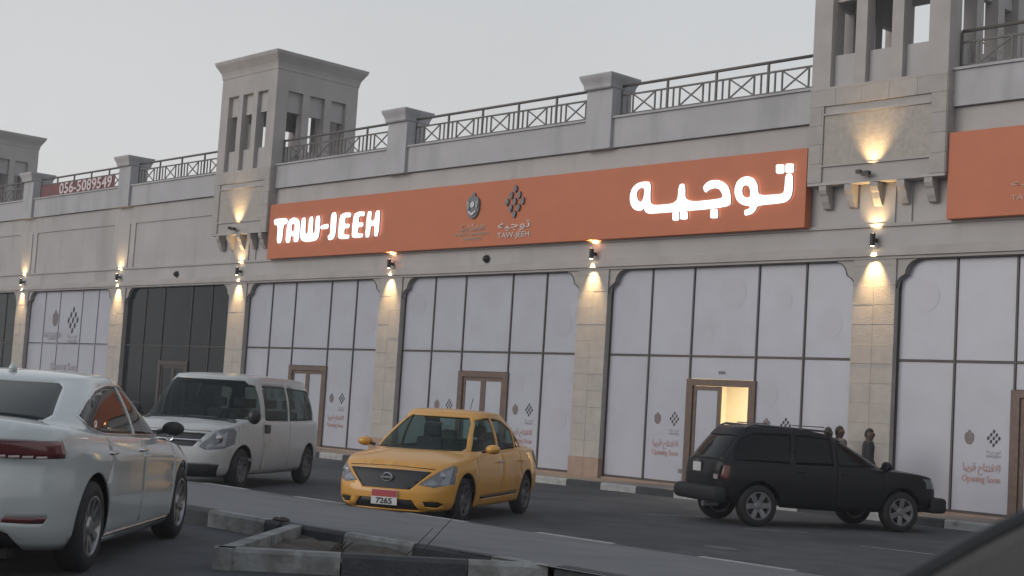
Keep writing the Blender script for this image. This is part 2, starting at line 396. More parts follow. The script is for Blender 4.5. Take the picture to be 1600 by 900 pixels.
# shop fronts ------------------------------------------------------------------
def crest(parent, x, z, s, m, Y, m2=None, depth=.006):
    """small falcon crest: body, wings, head and scroll"""
    w_ = [(-.5, .1), (-.48, .35), (-.34, .52), (-.14, .58), (-.1, .75), (.04, .8), (.14, .68), (.12, .56), (.34, .52), (.48, .35), (.5, .1),
          (.46, -.25), (.3, -.5), (.12, -.62), (-.12, -.62), (-.3, -.5), (-.46, -.25)]
    o = fill_curve('crest', [[(x + a * s, z + b * s) for a, b in w_]], depth, m, parent, Y, 1)
    if m2:
        ring = [(x + .0 + .17 * s * math.cos(q), z + .12 * s + .17 * s * math.sin(q)) for q in [k * .524 for k in range(12)]]
        fill_curve('crest_disc', [ring], depth * .6, m2, parent, Y - depth, 0)
        fill_curve('crest_scroll', [[(x - .32 * s, z - .28 * s), (x, z - .5 * s), (x + .32 * s, z - .28 * s), (x + .28 * s, z - .18 * s), (x, z - .36 * s), (x - .28 * s, z - .18 * s)]], depth * .6, m2, parent, Y - depth, 1)
        for sg in (-1, 1):
            for q in range(3):
                fill_curve('crest_feather', [[(x + sg * (.26 + .07 * q) * s, z + .36 * s), (x + sg * (.29 + .07 * q) * s, z + .34 * s), (x + sg * (.27 + .06 * q) * s, z - .12 * s), (x + sg * (.24 + .06 * q) * s, z - .1 * s)]], depth * .5, m2, parent, Y - depth, 0)
    return o
def diamond(parent, x, z, s, m, Y, depth=.006, slant=.22):
    """3 x 3 lattice of leaf-shaped lozenges set on its point"""
    me_ = []
    for a in range(3):
        for b in range(3):
            u = (a - b) * .27; v = (1 - (a + b) / 2) * .62
            cx_, cz_ = x + u * s, z + v * s
            l = .145 * s; h = .20 * s
            me_.append([(cx_ - l * .9, cz_ - h * .35), (cx_ - l * .2, cz_ - h), (cx_ + l * .5, cz_ - h * .6), (cx_ + l * .9, cz_ + h * .35), (cx_ + l * .2, cz_ + h), (cx_ - l * .5, cz_ + h * .6)])
    for q in me_: fill_curve('logo_lozenge', [q], depth, m, parent, Y, 1)
TAWJ = '\uFEEA\uFEF4\uFE9F\uFEEE\uFE97'
SOON = '\uFE8E\uFE92\uFEF3\uFEAE\uFED7 \uFEA1\uFE8E\uFE98\uFE98\uFED3\uFEFB\uFE8D'
def put_text(body, size, m, name, parent, x, y, z, width=None, bold=0, depth=.004):
    o = text_mesh(body, size, depth, m, name, parent, width, bold); o.location = (x, y, z); return o
def stickers(fr, x, zc=0):
    Yp = GY - .0195
    crest(fr, x - .27, 1.66, .20, CRESTG, Yp)
    diamond(fr, x + .24, 1.68, .21, LOGOB, Yp)
    put_text(TAWJ, .10, GREYPR, 'small_print', fr, x + .24, Yp - .004, 1.42, .30)
    put_text('TAW-JEEH', .07, GREYPR, 'small_print', fr, x + .24, Yp - .004, 1.33, .30)
    put_text(SOON, .20, REDPR, 'poster_lettering', fr, x, Yp - .004, 1.10, .78, .004)
    put_text('Opening Soon', .17, REDPR, 'poster_lettering', fr, x, Yp - .004, .88, .80, .004)
bay_lab = {0: 'white papered shop window behind the dark SUV bonnet', 1: 'white papered shop window with the open lit door', 2: 'white papered shop window behind the yellow taxi',
           3: 'white papered shop window behind the white van', 4: 'dark glass shop window left of the orange sign', 5: 'papered shop window with large black lozenge logo', 6: 'dark glass shop window at far left'}
BC = {k: -12.39 - CP * k for k in range(-1, 11)}
for k, c in BC.items():
    style = 'dark' if k in (4, 6, 8, 9) else ('logo' if k in (5, 7) else 'vinyl')
    HW = 3.485; x0, x1 = c - HW, c + HW
    # frame
    f = MB(); fr_m = MULL
    f.box(x0 - .02, x0 + .045, GY - .03, GY + .06, .2, OPEN_T); f.box(x1 - .045, x1 + .02, GY - .03, GY + .06, .2, OPEN_T)
    f.box(x0 + .046, x1 - .046, GY - .03, GY + .06, .19, .245)
    fr = f.build('shop_window', fr_m if style != 'dark' else MULL, bl)
    if k in bay_lab: fr['label'] = bay_lab[k]
    gm = DKGLASS if style == 'dark' else VINYL
    mu = [x0 + .045, c - 2.19, c - .92, c + .93, c + 2.19, x1 - .045]
    tm = (.02 if style == 'logo' else .042)
    for q in range(1, 5):
        MB().box(mu[q] - tm / 2, mu[q] + tm / 2, GY - .045, GY + .05, .246, OPEN_T - .01).build('mullion', MULL if style != 'logo' else GREYPR, fr)
    MB().box(x0 + .046, x1 - .046, GY - .038, GY + .05, 3.12, 3.12 + tm).build('transom', MULL if style != 'logo' else GREYPR, fr)
    for q in range(5):
        a, b = mu[q] + (.026 if q else .002), mu[q + 1] - (.026 if q < 4 else .002)
        y_ = GY - .016 + random.uniform(-.002, .002)
        MB().box(a, b, y_, GY + .01, 3.17, OPEN_T - .012).build('window_pane', gm, fr)
        if q == 2 and style != 'logo':
            MB().box(a, b, y_, GY + .01, 2.63, 3.115).build('window_pane', gm, fr)
        else:
            MB().box(a, b, y_, GY + .01, .25, 3.115).build('window_pane', gm, fr)
    if style != 'logo':                     # double door in a bronze frame
        dx0, dx1 = c - .92, c + .93
        d = MB(); 
        d.box(dx0 - .05, dx0 + .13, GY - .07, GY + .05, .16, 2.62); d.box(dx1 - .13, dx1 + .05, GY - .07, GY + .05, .16, 2.62)
        d.box(dx0 + .13, dx1 - .13, GY - .07, GY + .05, 2.47, 2.62)
        FRM = BRONZED if style == 'dark' else BRONZE; dr = d.build('door', FRM, bl)
        mid = (dx0 + dx1) / 2
        for s in (-1, 1):
            a, b = (dx0 + .132, mid - .004) if s < 0 else (mid + .004, dx1 - .132)
            L_ = MB(); wd = b - a
            L_.box(0, .09, -.03, .02, 0, 2.29); L_.box(wd - .09, wd, -.03, .02, 0, 2.29); L_.box(.09, wd - .09, -.03, .02, 2.2, 2.29); L_.box(.09, wd - .09, -.03, .02, 0, .12)
            lf = L_.build('door_leaf', FRM, dr, loc=(a, GY, .172))
            pn = MB().box(.09, wd - .09, -.012, .01, .12, 2.2).build('door_pane', gm, dr, loc=(a, GY, .172))
            hn = MB().tube([(wd * (.88 if s < 0 else .12), -.035, .95), (wd * (.88 if s < 0 else .12), -.085, .98), (wd * (.88 if s < 0 else .12), -.085, 1.27), (wd * (.88 if s < 0 else .12), -.035, 1.3)], .012, 6).build('handle', SILVER, dr, loc=(a, GY, .172))
            if k == 1 and s > 0:            # this leaf stands open, hinged right
                for o in (lf, pn, hn):
                    o.location = (b, GY + .02, .172); o.rotation_euler = (0, 0, R_(-97)); o.scale = (-1, 1, 1)
    if style == 'vinyl' and k >= 0:
        stickers(fr, c - 1.555); stickers(fr, c + 1.56)
    if k == 1:
        put_text('10A', .1, CRESTG, 'small_print', fr, c, GY - .024, 2.78, .2, .003)
        # faint disc pattern printed on the vinyl
    if style == 'vinyl':
        for (u, v, r) in ((-2.9, 4.45, .33), (-1.9, 4.0, .28), (.2, 4.6, .38), (2.8, 3.9, .34), (-2.55, 2.3, .36), (1.3, 2.35, .26), (1.6, 4.4, .22), (2.85, 1.5, .3), (-.5, 3.7, .2)):
            ring = [(c + u + r * math.cos(q * .393) , v + r * math.sin(q * .393)) for q in range(16)]
            if min(abs(c + u - mm) for mm in mu) > r + .03:
                fill_curve('printed_disc', [ring], .0006, VINYLP, fr, GY - .0188, 0)
    if style == 'logo':
        crest(fr, c - 1.25, 4.10, .46, CRESTG, GY - .019)
        diamond(fr, c + .25, 4.05, .66, LOGOB, GY - .019)
        for q, zz in enumerate((3.55, 3.42, 3.32)):
            put_text('\uFE94\uFEF3\uFEAE\uFEB8\uFE92\uFEDF\uFE8D \uFEA9\uFEAD\uFE8D\uFEEE\uFEE4\uFEDF\uFE8D \uFE93\uFEAD\uFE8D\uFEAF\uFEED' if q < 1 else ('MINISTRY OF HUMAN RESOURCES' if q == 1 else '& EMIRATISATION'), .13, GREYPR, 'small_print', fr, c - 1.35, GY - .026, zz, 1.5 if q < 2 else .8)
        put_text(TAWJ, .3, GREYPR, 'small_print', fr, c + .3, GY - .026, 3.45, .8)
        put_text('TAW-JEEH', .17, GREYPR, 'small_print', fr, c + .3, GY - .05, 3.22, .85)
        put_text('Opening Soon', .4, GREYPR, 'poster_lettering', fr, c - .2, GY - .05, 2.25, 2.2, .004)
    # ogee corner pieces
    og = [(0, -.62), (.035, -.56), (.04, -.46), (.10, -.38), (.19, -.33), (.215, -.31), (.225, -.25), (.27, -.15), (.36, -.06), (.46, -.03), (.48, 0)]
    for s in (-1, 1):
        e0 = x0 - .01 if s < 0 else x1 + .01
        pts = [(e0 - s * u, OPEN_T + v) for u, v in og] + [(e0, OPEN_T)]
        MB().prism(pts, 'y', WY + .0, GY - .05).build('arch_corner', STONEB[1], bl)
        e = MB().tube([(e0 - s * (u + .0), WY - .008, OPEN_T + v - .004) for u, v in og], .012, 5).build('arch_bead', MULL, bl)
    e = MB().box(x0 + .46, x1 - .46, WY - .005, WY + .03, OPEN_T - .02, OPEN_T + .004).build('arch_bead', MULL, bl)
    # threshold, base course
    MB().box(x0, x1, GY - .12, GY + .1, .14, .195).build('threshold', BASE, bl)
# shop interior behind the open door
rm = MB(); a, b = -22.6, -18.6
rm.box(a, b, 29.0, 29.1, .15, 3.1); rm.box(a - .1, a, 26.3, 29.1, .15, 3.1); rm.box(b, b + .1, 26.3, 29.1, .15, 3.1); rm.box(a, b, 26.3, 29, 3.1, 3.2)
rm.box(-20.62, -20.5, 28.85, 29, .15, 3.1)
rm.build('room_wall', WOODR, bl, label='warm yellow lit wall inside the open door')
MB().box(a, b, 25.97, 29.0, .10, .16).build('room_floor', WALK, bl)
al = bpy.data.lights.new('room_light', 'AREA'); al.energy = 150; al.size = 1.6; al.color = (1, .93, .78)
ao = bpy.data.objects.new('room_light', al); COL.objects.link(ao); ao.location = (-20.4, 27.6, 3.05)
# parapet posts
for c in CX:
    if min(abs(c - t) for t in (-16.33, -40.1, -63.9)) < 1: continue
    po = MB().box(c - .43, c + .43, WY - .2, 26.25, 8.2, 9.72).build('parapet_post', PARAP, bl)
    cy_ = (WY - .2 + 26.25) / 2
    MB().lathe([(.43, 9.70), (.455, 9.73), (.46, 9.80), (.48, 9.86), (.53, 9.96), (.55, 10.02), (.55, 10.06), (.02, 10.14)], square=True, c=(c, cy_, 0)).build('post_cap', PARAP, po)
# ================================================================ wind towers
def tower(cx_, label, detail=True):
    TY = 25.45; H = 1.62; cyy = TY + H
    t = thing('wind_tower', label, 'wind tower', (cx_, cyy, 0), 0, None)
    T = lambda name, m, *bx, **k: (lambda b: ([b.box(*q) for q in bx], b.build(name, m, t, **k))[1])(MB())
    T('tower_base', STONE, (-H + .03, H - .03, -H + .03, H, 6.83, 8.9))
    T('soffit', PLAST, (-H + .0, H - .0, -H, -H + .5, 6.80, 6.86))
    # stone tiles on the front and right face around a sunk panel
    for face in ('front', 'right', 'left'):
        rows = [6.86 + q * .41 for q in range(5)]
        for ri, z in enumerate(rows):
            h = .41 if ri < 4 else 8.9 - z
            x = -H; off = (.30 if ri % 2 else .62)
            first = True
            while x < H - .01:
                w_ = min(off if first else .65, H - x); first = False
                if H - x - w_ < .15: w_ = H - x
                c0, c1 = x, x + w_
                seg_ = [(c0, c1)]
                if face == 'front' and z + h > 7.22 and z < 8.3:      # leave out the panel
                    seg_ = []
                    if c0 < -1.27: seg_.append((c0, min(c1, -1.27)))
                    if c1 > 1.27: seg_.append((max(c0, 1.27), c1))
                for s0, s1 in seg_:
                    z0, z1 = z, z + h
                    if s1 - s0 < .03: continue
                    m_ = STONEB[(ri + int(abs(s0) * 7)) % 3]
                    if face == 'front': blk('stone_tile', s1 - s0, .05, z1 - z0, m_, t, ((s0 + s1) / 2, -H + .01, (z0 + z1) / 2), gap=.004, bevw=.003)
                    elif detail:
                        o = blk('stone_tile', s1 - s0, .05, z1 - z0, m_, t, ((H - .01) * (1 if face == 'right' else -1), (s0 + s1) / 2, (z0 + z1) / 2), gap=.004, bevw=.003); o.rotation_euler = (0, 0, math.pi / 2)
                x += w_
    T('panel_edge', STONE, (-1.27, 1.27, -H - .012, -H + .05, 8.3, 8.34), (-1.27, 1.27, -H - .012, -H + .05, 7.19, 7.22))
    T('sunk_panel', PATT, (-1.265, 1.265, -H + .02, -H + .06, 7.22, 8.3), label='rough carved stone panel')
    # four faces with three tall slots each
    pier = .46
    for sx in (-1, 1):
        for sy in (-1, 1):
            x0, y0 = sx * H, sy * H
            T('pier', STONE, (x0, x0 - sx * pier, y0, y0 - sy * pier, 8.9, 11.45))
    for r in range(4):
        rot = Matrix.Rotation(r * math.pi / 2, 4, 'Z')
        def TT(name, m, bx):
            b = MB().box(*bx); b.v = [tuple(rot @ Vector(v)) for v in b.v]; return b.build(name, m, t)
        for s in (-1, 1): TT('slot_mullion', STONE, (s * .30, s * .57, -H, -H + .3, 8.9, 11.45))
        for u in (-.865, 0, .865):
            if r != 2: TT('slot_infill', PLAST, (u - .29, u + .29, -H + .14, -H + .28, 10.79, 11.45))
            TT('slot_sill', PLAST, (u - .29, u + .29, -H + .14, -H + .28, 8.9, 9.62))
        TT('ledge', STONE, (-H, H, -H - .02, -H + .1, 8.86, 8.91)) if r in (0, 1, 3) else None
    T('tower_head', STONE, (-H, H, -H, H, 11.45, 12.1))
    MB().lathe([(1.60, 12.05), (1.64, 12.10), (1.65, 12.2), (1.68, 12.30), (1.75, 12.42), (1.83, 12.55), (1.85, 12.63), (1.85, 12.66), (.02, 12.9)], square=True).build('roof', STONE, t)
    for u in (-1.25, -.62, 0, .62, 1.25):    # brackets under the front edge
        pr = [(-H + .02, 6.8), (-H + .02, 6.70), (-H + .06, 6.62), (-H + .10, 6.58), (-H + .14, 6.46), (-H + .18, 6.40), (-H + .22, 6.33), (-H + .30, 6.31), (-H + .30, 6.8)]
        MB().prism(pr, 'x', u - .09, u + .09).build('bracket', STONE, t)
    return t
TOW = {-16.33: 'largest nearest wind tower with lit carved panel, cut off by the top of the picture', -40.1: 'whole cream wind tower rising left of the long orange sign', -63.9: 'distant wind tower at the left edge behind the parapet'}
for tx, lb in TOW.items(): tower(tx, lb, tx > -50)
# ================================================================ railings
RY = 25.9
_rc = {}
def rmesh(key, fn):
    if key not in _rc: _rc[key] = fn()
    return _rc[key]
def railing(x0, x1, label, np_):
    t = thing('roof_railing', label, 'railing', (x0, RY, 9.0), 0, 'cross-braced railings on the roof parapet')
    L = x1 - x0
    MB().tube([(0, 0, .8), (L, 0, .8)], .038, 8).build('handrail', RAIL, t, smooth=True)
    MB().box(0, L, -.02, .02, .55, .59).build('middle_rail', RAIL, t)
    MB().box(0, L, -.02, .02, .07, .11).build('bottom_rail', RAIL, t)
    pw = L / np_
    bar = rmesh('bar', lambda: MB().box(-.018, .018, -.016, .016, .11, .55).mesh('baluster', RAIL))
    post = rmesh('post', lambda: MB().box(-.024, .024, -.024, .024, 0, .78).mesh('post', RAIL))
    def xm(sg):
        b = MB(); h = .44; ww = .68
        q = math.atan2(h, ww) * sg; c_, s_ = math.cos(q), math.sin(q); l = math.hypot(h, ww) / 2 - .01; e_ = .017
        pts = [(-l, -e_), (l, -e_), (l, e_), (-l, e_)]
        return b.prism([(x * c_ - z * s_, x * s_ + z * c_ + .33) for x, z in pts], 'y', -.012 if sg > 0 else -.01, .012 if sg > 0 else .01).mesh('cross_brace', RAIL)
    xb = [rmesh('x%d' % s, lambda s=s: xm(s)) for s in (1, -1)]
    for k in range(np_):
        c = (k + .5) * pw
        for m_ in xb: link('cross_brace', m_, t, (c, 0, 0))
        side = [c - .30, c + .30]; r = pw / 2 - .355
        for s in (-1, 1):
            link('baluster', bar, t, (c + s * .355, 0, 0))
            link('baluster', bar, t, (c + s * (.355 + r * .5), 0, 0))
        link('post', post, t, (k * pw + .001, 0, 0))
    link('post', post, t, (L, 0, 0))
spans = [(-14.68, -8.9, 'railing at the right edge, right of the nearest wind tower', 4), (-23.9, -17.97, 'railing left of the nearest wind tower, highest in the picture', 4),
         (-31.85, -24.75, 'railing between the two stone posts above the long orange sign', 5), (-38.46, -32.7, 'railing directly right of the whole wind tower', 4),
         (-47.75, -41.75, 'railing directly left of the whole wind tower', 4), (-55.7, -48.6, 'railing carrying the maroon telephone banner', 5), (-62.26, -56.55, 'railing at the far left in front of the distant wind tower', 4)]
for s in spans: railing(*s)
# banner
ban = thing('banner', 'maroon cloth banner with telephone number hung on the roof railing', 'banner', (-52.3, RY - .05, 9.3))
bm_ = MB(); n = 30
for i in range(n + 1):
    x = -3.25 + 6.1 * i / n; y = .015 * math.sin(i * 1.3)
    bm_.v += [(x, y - .01, -.24), (x, y - .01, .23 + .012 * math.sin(i * 2.1))]
for i in range(n): bm_.f.append((2 * i, 2 * i + 2, 2 * i + 3, 2 * i + 1))
bo = bm_.build('cloth', BANNER, ban); bo.modifiers.new('s', 'SOLIDIFY').thickness = .006
put_text('056-5089549', .60, BANTXT, 'lettering', ban, .55, -.04, -.02, 4.3, .012)
ban2 = thing('banner', 'plain brownish banner hung on the far left railing', 'banner', (-61.2, RY - .05, 9.3))
MB().box(-1.1, 1.0, -.01, 0, -.24, .2).build('cloth', mat('brown_banner', (.17, .09, .07), .7), ban2)
# ================================================================ sign boards
SY = 25.52
def signboard(x0, x1, label):
    t = thing('signboard', label, 'sign', ((x0 + x1) / 2, SY, 5.93)); c = (x0 + x1) / 2
    o = MB().box(x0 - c, x1 - c, 0, .22, 0, 1.735).build('panel', [ORANGE], t); bev(o, .01)
    # seams of the cladding sheets
    return t, c
s1, c1 = signboard(-38.42, -18.03, 'long orange signboard with lit white letters over the shops')
s2, c2 = signboard(-14.68, -3.0, 'orange signboard cut off by the right edge of the picture')
BACKL = mat('letter_back_light', (.6, .6, .6), .5, emit=(.95, .97, 1), estr=1.6)
def trace(lst, k, ox, oy, Y):
    return [[(lambda v: (v.x, v.z))(onY(ox + x / k, oy + y / k, Y)) for x, y in o] for o in lst]
def letter(lst, k, ox, oy, parent, c, name='letter', m=WHITE_E, rounds=2):
    LY = SY - .10
    outs = [[(x - c, z - 5.93) for x, z in o] for o in trace(lst, k, ox, oy, LY)]
    o = fill_curve(name, outs, .045, m, parent, LY - SY + .045, rounds)
    o.data.materials.append(SIDEG)
    o.data.materials.append(BACKL)
    for f in o.data.polygons:
        if abs(f.normal.y) < .5: f.material_index = 1
        elif f.normal.y > 0: f.material_index = 2
    return o
K1 = (1600 / 340., 960, 230)
body = [(268, 255), (215, 252), (168, 265), (130, 300), (112, 360), (118, 420), (140, 455), (175, 468), (202, 464), (217, 448), (226, 474), (245, 486), (270, 490), (850, 443),
        (856, 380), (850, 325), (833, 282), (800, 254), (755, 240), (705, 245), (675, 262), (648, 297), (670, 338), (702, 310), (740, 299), (772, 308), (793, 342), (797, 378), (520, 406), (521, 268), (474, 270),
        (462, 412), (290, 428), (268, 410), (263, 380)]
hole = [(196, 299), (214, 298), (221, 312), (217, 360), (205, 393), (190, 405), (172, 388), (162, 350), (170, 318)]
letter([body, hole], *K1, s1, c1)
waw = [(1258, 195), (1313, 193), (1310, 330), (1292, 380), (1250, 410), (1052, 428), (1040, 462), (1015, 488), (985, 500), (957, 503), (954, 462), (985, 455), (1003, 434), (945, 425), (905, 400), (884, 350), (884, 300), (902, 250), (940, 220), (985, 213), (1028, 230), (1054, 280), (1058, 356), (1222, 345), (1244, 334), (1251, 300)]
whole = [(968, 277), (990, 288), (1000, 325), (997, 370), (962, 371), (943, 350), (938, 315), (948, 287)]
letter([waw, whole], *K1, s1, c1)
for (a, b, c_, d) in ((427, 478, 476, 538), (484, 474, 538, 530), (705, 458, 761, 521), (1188, 128, 1250, 192), (1258, 122, 1320, 187)):
    letter([[(a, b), ((a + c_) / 2, b - 2), (c_, b), (c_, (b + d) / 2), (c_, d), ((a + c_) / 2, d + 2), (a, d), (a, (b + d) / 2)]], *K1, s1, c1, 'letter_dot')
K2 = (1600 / 440., 420, 250)
for o in ([[(28, 336), (98, 330), (108, 340), (104, 362), (84, 367), (74, 470), (44, 475), (52, 370), (32, 370)]],
          [[(93, 470), (104, 370), (116, 340), (140, 326), (164, 332), (177, 352), (171, 464), (140, 467), (143, 432), (124, 433), (121, 470)], [(128, 404), (132, 366), (140, 360), (148, 366), (146, 403)]],
          [[(186, 330), (212, 325), (206, 418), (222, 420), (230, 324), (254, 320), (248, 415), (262, 413), (268, 318), (294, 316), (286, 430), (270, 458), (216, 466), (188, 460), (177, 435)]],
          [[(295, 373), (337, 361), (341, 378), (336, 390), (300, 394), (292, 386)]],
          [[(354, 301), (388, 296), (379, 425), (364, 452), (338, 456), (334, 430), (349, 420)]],
          [[(468, 299), (430, 299), (404, 315), (392, 430), (400, 449), (456, 447), (459, 425), (427, 424), (430, 388), (458, 386), (460, 362), (432, 363), (435, 326), (467, 325)]],
          [[(546, 293), (508, 293), (482, 310), (470, 425), (478, 443), (534, 440), (537, 418), (505, 418), (508, 381), (536, 379), (538, 355), (510, 356), (513, 319), (545, 318)]],
          [[(560, 293), (586, 289), (580, 345), (600, 344), (608, 288), (634, 286), (622, 431), (597, 435), (602, 372), (579, 374), (573, 438), (546, 441)]]):
    letter(o, *K2, s1, c1, 'letter', rounds=1)
# grey crest, lozenge emblem and small lettering in the middle of the board
pe = onY(741, 322, SY); pd = onY(806, 315, SY)
crest(s1, pe.x - c1, pe.z - 5.93 - .03, .50, GREYM, -.002, SILVER, depth=.05)
diamond(s1, pd.x - c1, pd.z - 5.93, .54, GREYM, -.002, depth=.05)
put_text(TAWJ, .30, LETTERW, 'small_lettering', s1, pd.x - c1, -.012, onY(806, 351, SY).z - 5.93, 1.2, .0, .02)
put_text('TAW-JEEH', .20, LETTERW, 'small_lettering', s1, pd.x - c1, -.012, onY(806, 367, SY).z - 5.93, 1.2, 0, .02)
for i, (py, tx, wd) in enumerate(((352, '\uFE93\uFEAD\uFE8D\uFEAF\uFEED', 1.0), (359, 'UNITED ARAB EMIRATES', 1.0), (366, 'MINISTRY OF HUMAN RESOURCES', 1.4), (373, '& EMIRATISATION', .8))):
    put_text(tx, .12, LETTERF, 'small_lettering', s1, pe.x - c1, -.008, onY(741, py, SY).z - 5.93, wd, 0, .01)
q = onY(1600, 287, SY); put_text(TAWJ, .16, LETTERF, 'small_lettering', s2, q.x - c2 + .2, -.008, q.z - 5.93 + .02, .9, 0, .01)
q = onY(1600, 308, SY); put_text('TAW-JEEH', .14, LETTERF, 'small_lettering', s2, q.x - c2 + .2, -.008, q.z - 5.93, .9, 0, .01)
# ================================================================ wall lamps
def spot(name, parent, loc, aim, e, size, blend=.6, col=(1, .66, .30), r=.03):
    l = bpy.data.lights.new(name, 'SPOT'); l.energy = e; l.spot_size = R_(size); l.spot_blend = blend; l.color = col; l.shadow_soft_size = r
    o = bpy.data.objects.new(name, l); COL.objects.link(o); o.parent = parent; o.location = loc
    o.rotation_euler = (-Vector(aim)).to_track_quat('Z', 'Y').to_euler(); return o
lab = {0: 'wall lamp on the pillar under the nearest wind tower', 1: 'wall lamp on the pillar right of the bay behind the taxi, under the orange sign', 2: 'wall lamp on the pillar left of the bay behind the taxi, under the orange sign',
       3: 'wall lamp on the pillar under the whole wind tower', 4: 'wall lamp between the dark window and the lozenge-logo window', 5: 'leftmost of the lit wall lamps', -1: 'wall lamp outside the right edge'}
LM = None
for i in range(-1, 7):
    c = -16.37 - CP * i + (.05 if i == 3 else 0)
    t = thing('wall_lamp', lab.get(i, 'wall lamp beyond the left edge'), 'wall lamp', (c, WY - .07, 5.6), 0, 'up-and-down wall lamps on the pillars')
    if LM is None:
        LM = (MB().lathe([(.045, -.13), (.055, -.13), (.055, .13), (.045, .13), (.043, .115)], seg=16).mesh('lamp_body', LAMPB, True, 40),
              MB().box(-.03, .03, .03, .16, -.04, .04).mesh('wall_bracket', LAMPB), MB().lathe([(.035, -.002), (.035, .002)], seg=12).mesh('lens', WARM))
    link('lamp_body', LM[0], t, (0, -.1, 0)); link('wall_bracket', LM[1], t, (0, -.1, 0))
    link('lens', LM[2], t, (0, -.1, .131)); link('lens', LM[2], t, (0, -.1, -.131))
    if i < 6:
        spot('down_light', t, (0, -.105, -.15), (0, .08, -1), 430 * random.uniform(.8, 1.2), 60, 1)
        spot('up_light', t, (0, -.07, .14), (0, .03, 1), 90, 105, 1)
FL = [(-16.33, 'small floodlight on the ledge of the nearest wind tower'), (-40.1, 'small floodlight on the ledge of the whole wind tower')]
for x, lb in FL:
    t = thing('floodlight', lb, 'floodlight', (x - .1, 25.36, 6.93), 0, 'floodlights under the tower panels')
    MB().box(-.09, .09, -.10, .02, -.02, .07).build('lamp_body', LAMPB, t); MB().tube([(0, .0, .03), (.0, .09, -.03)], .02, 6).build('wall_bracket', LAMPB, t)
    MB().box(-.2, -.09, -.12, -.04, .02, .10).build('visor', LAMPB, t)
    spot('up_light', t, (.08, -.16, .08), (0, .35, 1), 110, 80, 1)
for x, lb in ((-28.3, 'small dark dome camera under the orange sign'), (-44.2, 'small dark dome camera above the dark window')):
    t = thing('dome_camera', lb, 'camera', (x, WY, 5.62)); MB().lathe([(.10, 0), (.10, -.05), (.085, -.09), (.05, -.13), (.01, -.145)], axis='y', seg=14).build('dome', BLACKP, t, True)
    MB().lathe([(.12, 0), (.12, -.02)], axis='y', seg=14).build('base_ring', GREYM, t)
